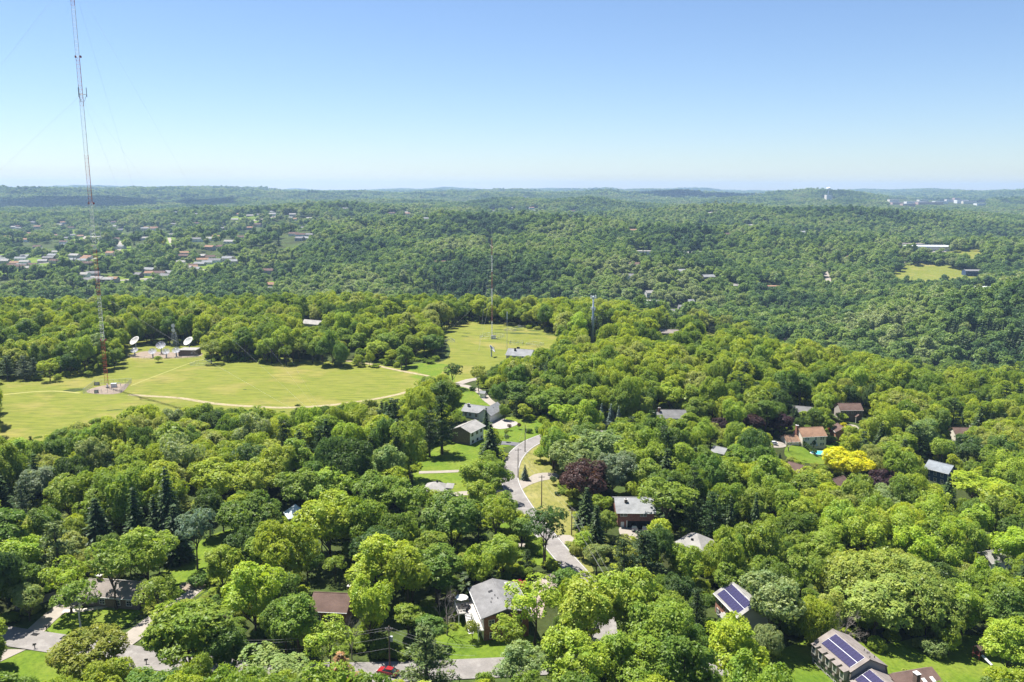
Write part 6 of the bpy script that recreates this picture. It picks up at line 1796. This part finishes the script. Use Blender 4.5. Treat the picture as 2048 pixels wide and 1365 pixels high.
# ---- the rest of the wood and the far woods, as masses
def collection(name, items):
    c = bpy.data.collections.new(name)
    for k, (me_, col) in enumerate(items):
        o = bpy.data.objects.new('tree_variety_%s' % 'abcdefghijklmnopqrstuvwxyz'[k], me_)
        o.color = col
        c.objects.link(o)
    return c
def joined(v):
    """crown and trunk of a variety in one mesh"""
    d = VAR[v]
    bm = bmesh.new(); bm.from_mesh(d['crown'])
    n0 = len(bm.faces); bm.from_mesh(d['trunk'])
    bm.faces.ensure_lookup_table()
    for f in bm.faces[n0:]:
        f.material_index = 1
    me_ = bpy.data.meshes.new('tree_variety'); bm.to_mesh(me_); bm.free()
    me_.materials.append(M_NEEDLE_F if v.startswith(('spruce', 'pine')) else M_LEAF); me_.materials.append(M_BARK)
    return me_
def mass(name, label, pts, scl, rot, var, coll):
    n = len(pts)
    me_ = bpy.data.meshes.new(name)
    me_.vertices.add(n); me_.vertices.foreach_set('co', pts.reshape(-1).astype(np.float32))
    a = me_.attributes.new('size', 'FLOAT_VECTOR', 'POINT'); a.data.foreach_set('vector', scl.reshape(-1).astype(np.float32))
    a = me_.attributes.new('turn', 'FLOAT_VECTOR', 'POINT'); a.data.foreach_set('vector', np.stack([np.zeros(n), np.zeros(n), rot], 1).reshape(-1).astype(np.float32))
    a = me_.attributes.new('variety', 'INT', 'POINT'); a.data.foreach_set('value', var.astype(np.int32))
    me_.update()
    o = tag(obj(name, me_), label, None, None, 'stuff')
    o.color = (0, 0, 0, 0)
    ng = bpy.data.node_groups.new(name, 'GeometryNodeTree')
    ng.interface.new_socket('Geometry', in_out='INPUT', socket_type='NodeSocketGeometry'); ng.interface.new_socket('Geometry', in_out='OUTPUT', socket_type='NodeSocketGeometry')
    gi, go = ng.nodes.new('NodeGroupInput'), ng.nodes.new('NodeGroupOutput')
    ins = ng.nodes.new('GeometryNodeInstanceOnPoints'); ci = ng.nodes.new('GeometryNodeCollectionInfo')
    ci.inputs['Collection'].default_value = coll; ci.inputs['Separate Children'].default_value = True; ci.inputs['Reset Children'].default_value = True
    def na(nm, ty):
        q = ng.nodes.new('GeometryNodeInputNamedAttribute'); q.data_type = ty; q.inputs['Name'].default_value = nm
        return q.outputs['Attribute']
    ng.links.new(gi.outputs[0], ins.inputs['Points']); ng.links.new(ci.outputs[0], ins.inputs['Instance'])
    ins.inputs['Pick Instance'].default_value = True
    ng.links.new(na('variety', 'INT'), ins.inputs['Instance Index'])
    er = ng.nodes.new('FunctionNodeEulerToRotation'); ng.links.new(na('turn', 'FLOAT_VECTOR'), er.inputs[0]); ng.links.new(er.outputs[0], ins.inputs['Rotation'])
    ng.links.new(na('size', 'FLOAT_VECTOR'), ins.inputs['Scale'])
    ng.links.new(ins.outputs[0], go.inputs[0])
    md = o.modifiers.new('woodland', 'NODES'); md.node_group = ng
    return o
rest = [t for t in allt if id(t) not in chosen_ids]
vorder = names_round + ['spruce0', 'spruce1', 'spruce2', 'pine0', 'pine1', 'pine2']
# every variety in five leaf colours
items, pick = [], {}
tl = ['dk', 'md', 'gr', 'br', 'yg']
items_v = []
for v in vorder:
    items_v.append((v, joined(v)))
WOOD_ITEMS = [(me_, (0, 0, 0, 0) if not v.startswith(('spruce', 'pine')) else (*TINT['sp'], 1)) for v, me_ in items_v]
vi = {v: k for k, v in enumerate(vorder)}
# understorey bushes fill the floor of the wood
U = scatter(128, 700, 6.5)
nU = len(U); rU = rng.uniform(1.6, 2.8, nU); hU = rng.uniform(2.2, 4.5, nU)
okU, zU, rU, hU = keep_points(U, rU, hU, .5)
okU &= (fbm(U[:, 0] / 30, U[:, 1] / 30, 41, 2) > -.25)
U, zU, rU, hU = U[okU], zU[okU], rU[okU], hU[okU]
uv_ = [['round0', 'round1', 'round2', 'mound0', 'mound1'][k] for k in rng.integers(0, 5, len(U))]
pts = np.array([(t['x'], t['y'], t['z']) for t in rest] + [(U[k, 0], U[k, 1], zU[k] - .9) for k in range(len(U))])
scl = np.array([(t['R'] / VAR[t['v']]['R'], t['R'] / VAR[t['v']]['R'], t['H'] / VAR[t['v']]['H']) for t in rest] + [(rU[k] / VAR[uv_[k]]['R'],) * 2 + (hU[k] / VAR[uv_[k]]['H'],) for k in range(len(U))])
var = np.array([vi[t['v']] for t in rest] + [vi[v] for v in uv_])
mass('woodland', 'mixed wood of leafy trees and undergrowth covering the near hill', pts, scl, rng.uniform(0, 6.28, len(pts)), var, collection('wood_varieties', WOOD_ITEMS))
# far woods: lighter trees, then small groups of trees
LOD = []
for k in range(6):
    g = np.random.default_rng(200 + k)
    kd = ['round', 'broad', 'round', 'tall', 'mound', 'round'][k]
    V, rn, C, RL = crown(g, [6, 7, 5.6, 4.8, 7, 6][k], [15, 14.5, 16, 18, 13, 15][k], [2.5, 3, 2.6, 3, 1.4, 2][k], 15, shape=kd, area=1.5, k=6, leaf=.95)
    LOD.append((V, rn))
Vs, rs_ = spruce(np.random.default_rng(220), 17, 4.0, 13, 1.5)
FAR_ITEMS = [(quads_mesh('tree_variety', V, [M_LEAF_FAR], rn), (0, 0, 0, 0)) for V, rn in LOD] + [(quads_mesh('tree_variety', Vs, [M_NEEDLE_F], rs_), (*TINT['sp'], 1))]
LOD3 = []
for k in range(5):
    g = np.random.default_rng(230 + k)
    Vg, rg_ = [], []
    for j in range(6):
        V, rn, C, RL = crown(g, 6.2, 14, 1.0, 7, area=4.0, k=5, leaf=1.8)
        V = V * g.uniform(.75, 1.25); a = 2 * math.pi * j / 6 + g.random()
        q = np.array([math.cos(a) * 9.5, math.sin(a) * 9.5, 0]) if j else np.zeros(3)
        Vg.append(V + q); rg_.append(np.clip(rn + g.normal() * .22, 0, 1))
    LOD3.append((np.concatenate(Vg), np.concatenate(rg_)))
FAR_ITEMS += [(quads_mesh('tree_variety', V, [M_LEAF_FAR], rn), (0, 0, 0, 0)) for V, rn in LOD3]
def hidden(P, z, h_top=15.0, nb=1400):
    """drop what lies behind a nearer crest"""
    r = np.hypot(P[:, 0], P[:, 1]); t = np.arctan2(P[:, 0], P[:, 1])
    tb = np.linspace(-R(37), R(37), nb)
    rr = np.exp(np.linspace(math.log(150), math.log(15500), 420))
    X, Y = rr[:, None] * np.sin(tb), rr[:, None] * np.cos(tb)
    sl = np.maximum.accumulate((ground(X, Y) + 5 - CAM_H) / rr[:, None], 0)
    ti = np.clip(((t + R(37)) / R(74) * (nb - 1)).astype(int), 0, nb - 1)
    ri = np.clip(np.searchsorted(rr, r) - 2, 0, len(rr) - 1)
    return (z + h_top - CAM_H) / r < sl[ri, ti] - .0004
fp, fs, fv = [], [], []
for r0, r1, s, smin, smax, grp in ((860, 1500, 10.6, .70, 1.6, False), (1500, 3000, 12.5, .8, 1.8, False), (3000, 6200, 23, .85, 1.25, True), (6200, 15200, 40, 1.4, 2.1, True)):
    P = scatter(r0, r1, s)
    sc = rng.uniform(smin, smax, len(P))
    nz = fbm(P[:, 0] / 90, P[:, 1] / 110, 51, 2)
    bx, by, _ = proj(P[:, 0], P[:, 1], ground(P[:, 0], P[:, 1]))
    town = (bx < 620) & (by > 430) & (by < 585)
    thin = np.where(town, .62, .05)
    keepr = (rng.random(len(P)) > thin * (1 + nz * 1.2)) | grp
    if r0 < 3000:
        ok, z, _, _ = keep_points(P, sc * 6, sc * 15, 1.5)
    else:
        z = ground(P[:, 0], P[:, 1]); ok = np.ones(len(P), bool)
        ix, iy = np.clip((bx / 4).astype(int), 0, MW - 1), np.clip((by / 4).astype(int), 0, MH - 1)
        cx, cy, rx, ry = box_of(P[:, 0], P[:, 1], z, sc * 14, sc * 15, sc * 2)
        ok &= (sample(clear, cx, cy, rx, ry) > P[:, 1:2] + 8).mean(1) < .04
        ok &= ~((clear[iy, ix] > 0) & (np.abs(clear[iy, ix] - P[:, 1]) < 25))
    ok &= keepr & ~hidden(P, z, 15 * smax)
    P, z, sc = P[ok], z[ok], sc[ok]
    if grp:
        v = 7 + rng.integers(0, 5, len(P))
    else:
        v = rng.integers(0, 6, len(P)); cn = fbm(P[:, 0] / 120, P[:, 1] / 120, 61, 2)
        v = np.where((cn > .5) & (rng.random(len(P)) < .4), 6, v)
    fp.append(np.column_stack([P, z - .3])); fs.append(np.column_stack([sc, sc, sc * rng.uniform(.85, 1.15, len(P))])); fv.append(v)
fp, fs, fv = np.concatenate(fp), np.concatenate(fs), np.concatenate(fv)
print('near', len(near), 'rest', len(rest), 'chosen', len(chosen), 'under', len(U), 'far', len(fp))
mass('far_forest', 'unbroken green forest over the valley and far hills', fp, fs, rng.uniform(0, 6.28, len(fp)), fv, collection('forest_varieties', FAR_ITEMS))

# ------------------------------------------------------------------ clouds high above, whose shade lies on the far ridges
m, nt, o = new_mat('cloud_white')
d_ = N(nt, 'ShaderNodeBsdfDiffuse'); d_.inputs[0].default_value = (.9, .9, .9, 1)
t_ = N(nt, 'ShaderNodeBsdfTranslucent'); t_.inputs[0].default_value = (.5, .5, .5, 1)
a_ = N(nt, 'ShaderNodeAddShader'); nt.links.new(d_.outputs[0], a_.inputs[0]); nt.links.new(t_.outputs[0], a_.inputs[1]); nt.links.new(a_.outputs[0], o.inputs[0])
CLOUD = m
hd = Vector((SUN_DIR.x, SUN_DIR.y)) / SUN_DIR.z
for k, (sx_, sy_, ex, ey) in enumerate([(-2650, 4950, 1250, 380), (1350, 6900, 1100, 420), (3100, 4200, 420, 150)]):
    g = np.random.default_rng(300 + k); mb = MB()
    for j in range(46):
        a = g.random() * 6.28; q = math.sqrt(g.random())
        mb.ball((q * ex * math.cos(a), q * ey * math.sin(a), g.uniform(-20, 130) * (1 - q * .7)), g.uniform(110, 230) * (1.1 - .5 * q), 10, 7, .7)
    zc_ = 2500
    tag(mb.build('cloud', CLOUD, None, (sx_ + hd.x * zc_, sy_ + hd.y * zc_, zc_), 0, smooth=True), kind='structure')
# ------------------------------------------------------------------ haze
m, nt, o = new_mat('haze')
pv = N(nt, 'ShaderNodeVolumePrincipled')
pv.inputs['Color'].default_value = (*HAZE_COLOR, 1)
pv.inputs['Density'].default_value = HAZE_DENSITY
pv.inputs['Anisotropy'].default_value = 0.2
nt.links.new(pv.outputs[0], o.inputs['Volume'])
hz = MB().box(-15800, 15800, -15800, 15800, float(Z.min()) - 1.5, 214).build('haze', m)
tag(hz, 'thin blue summer haze over the hills', None, None, 'stuff')
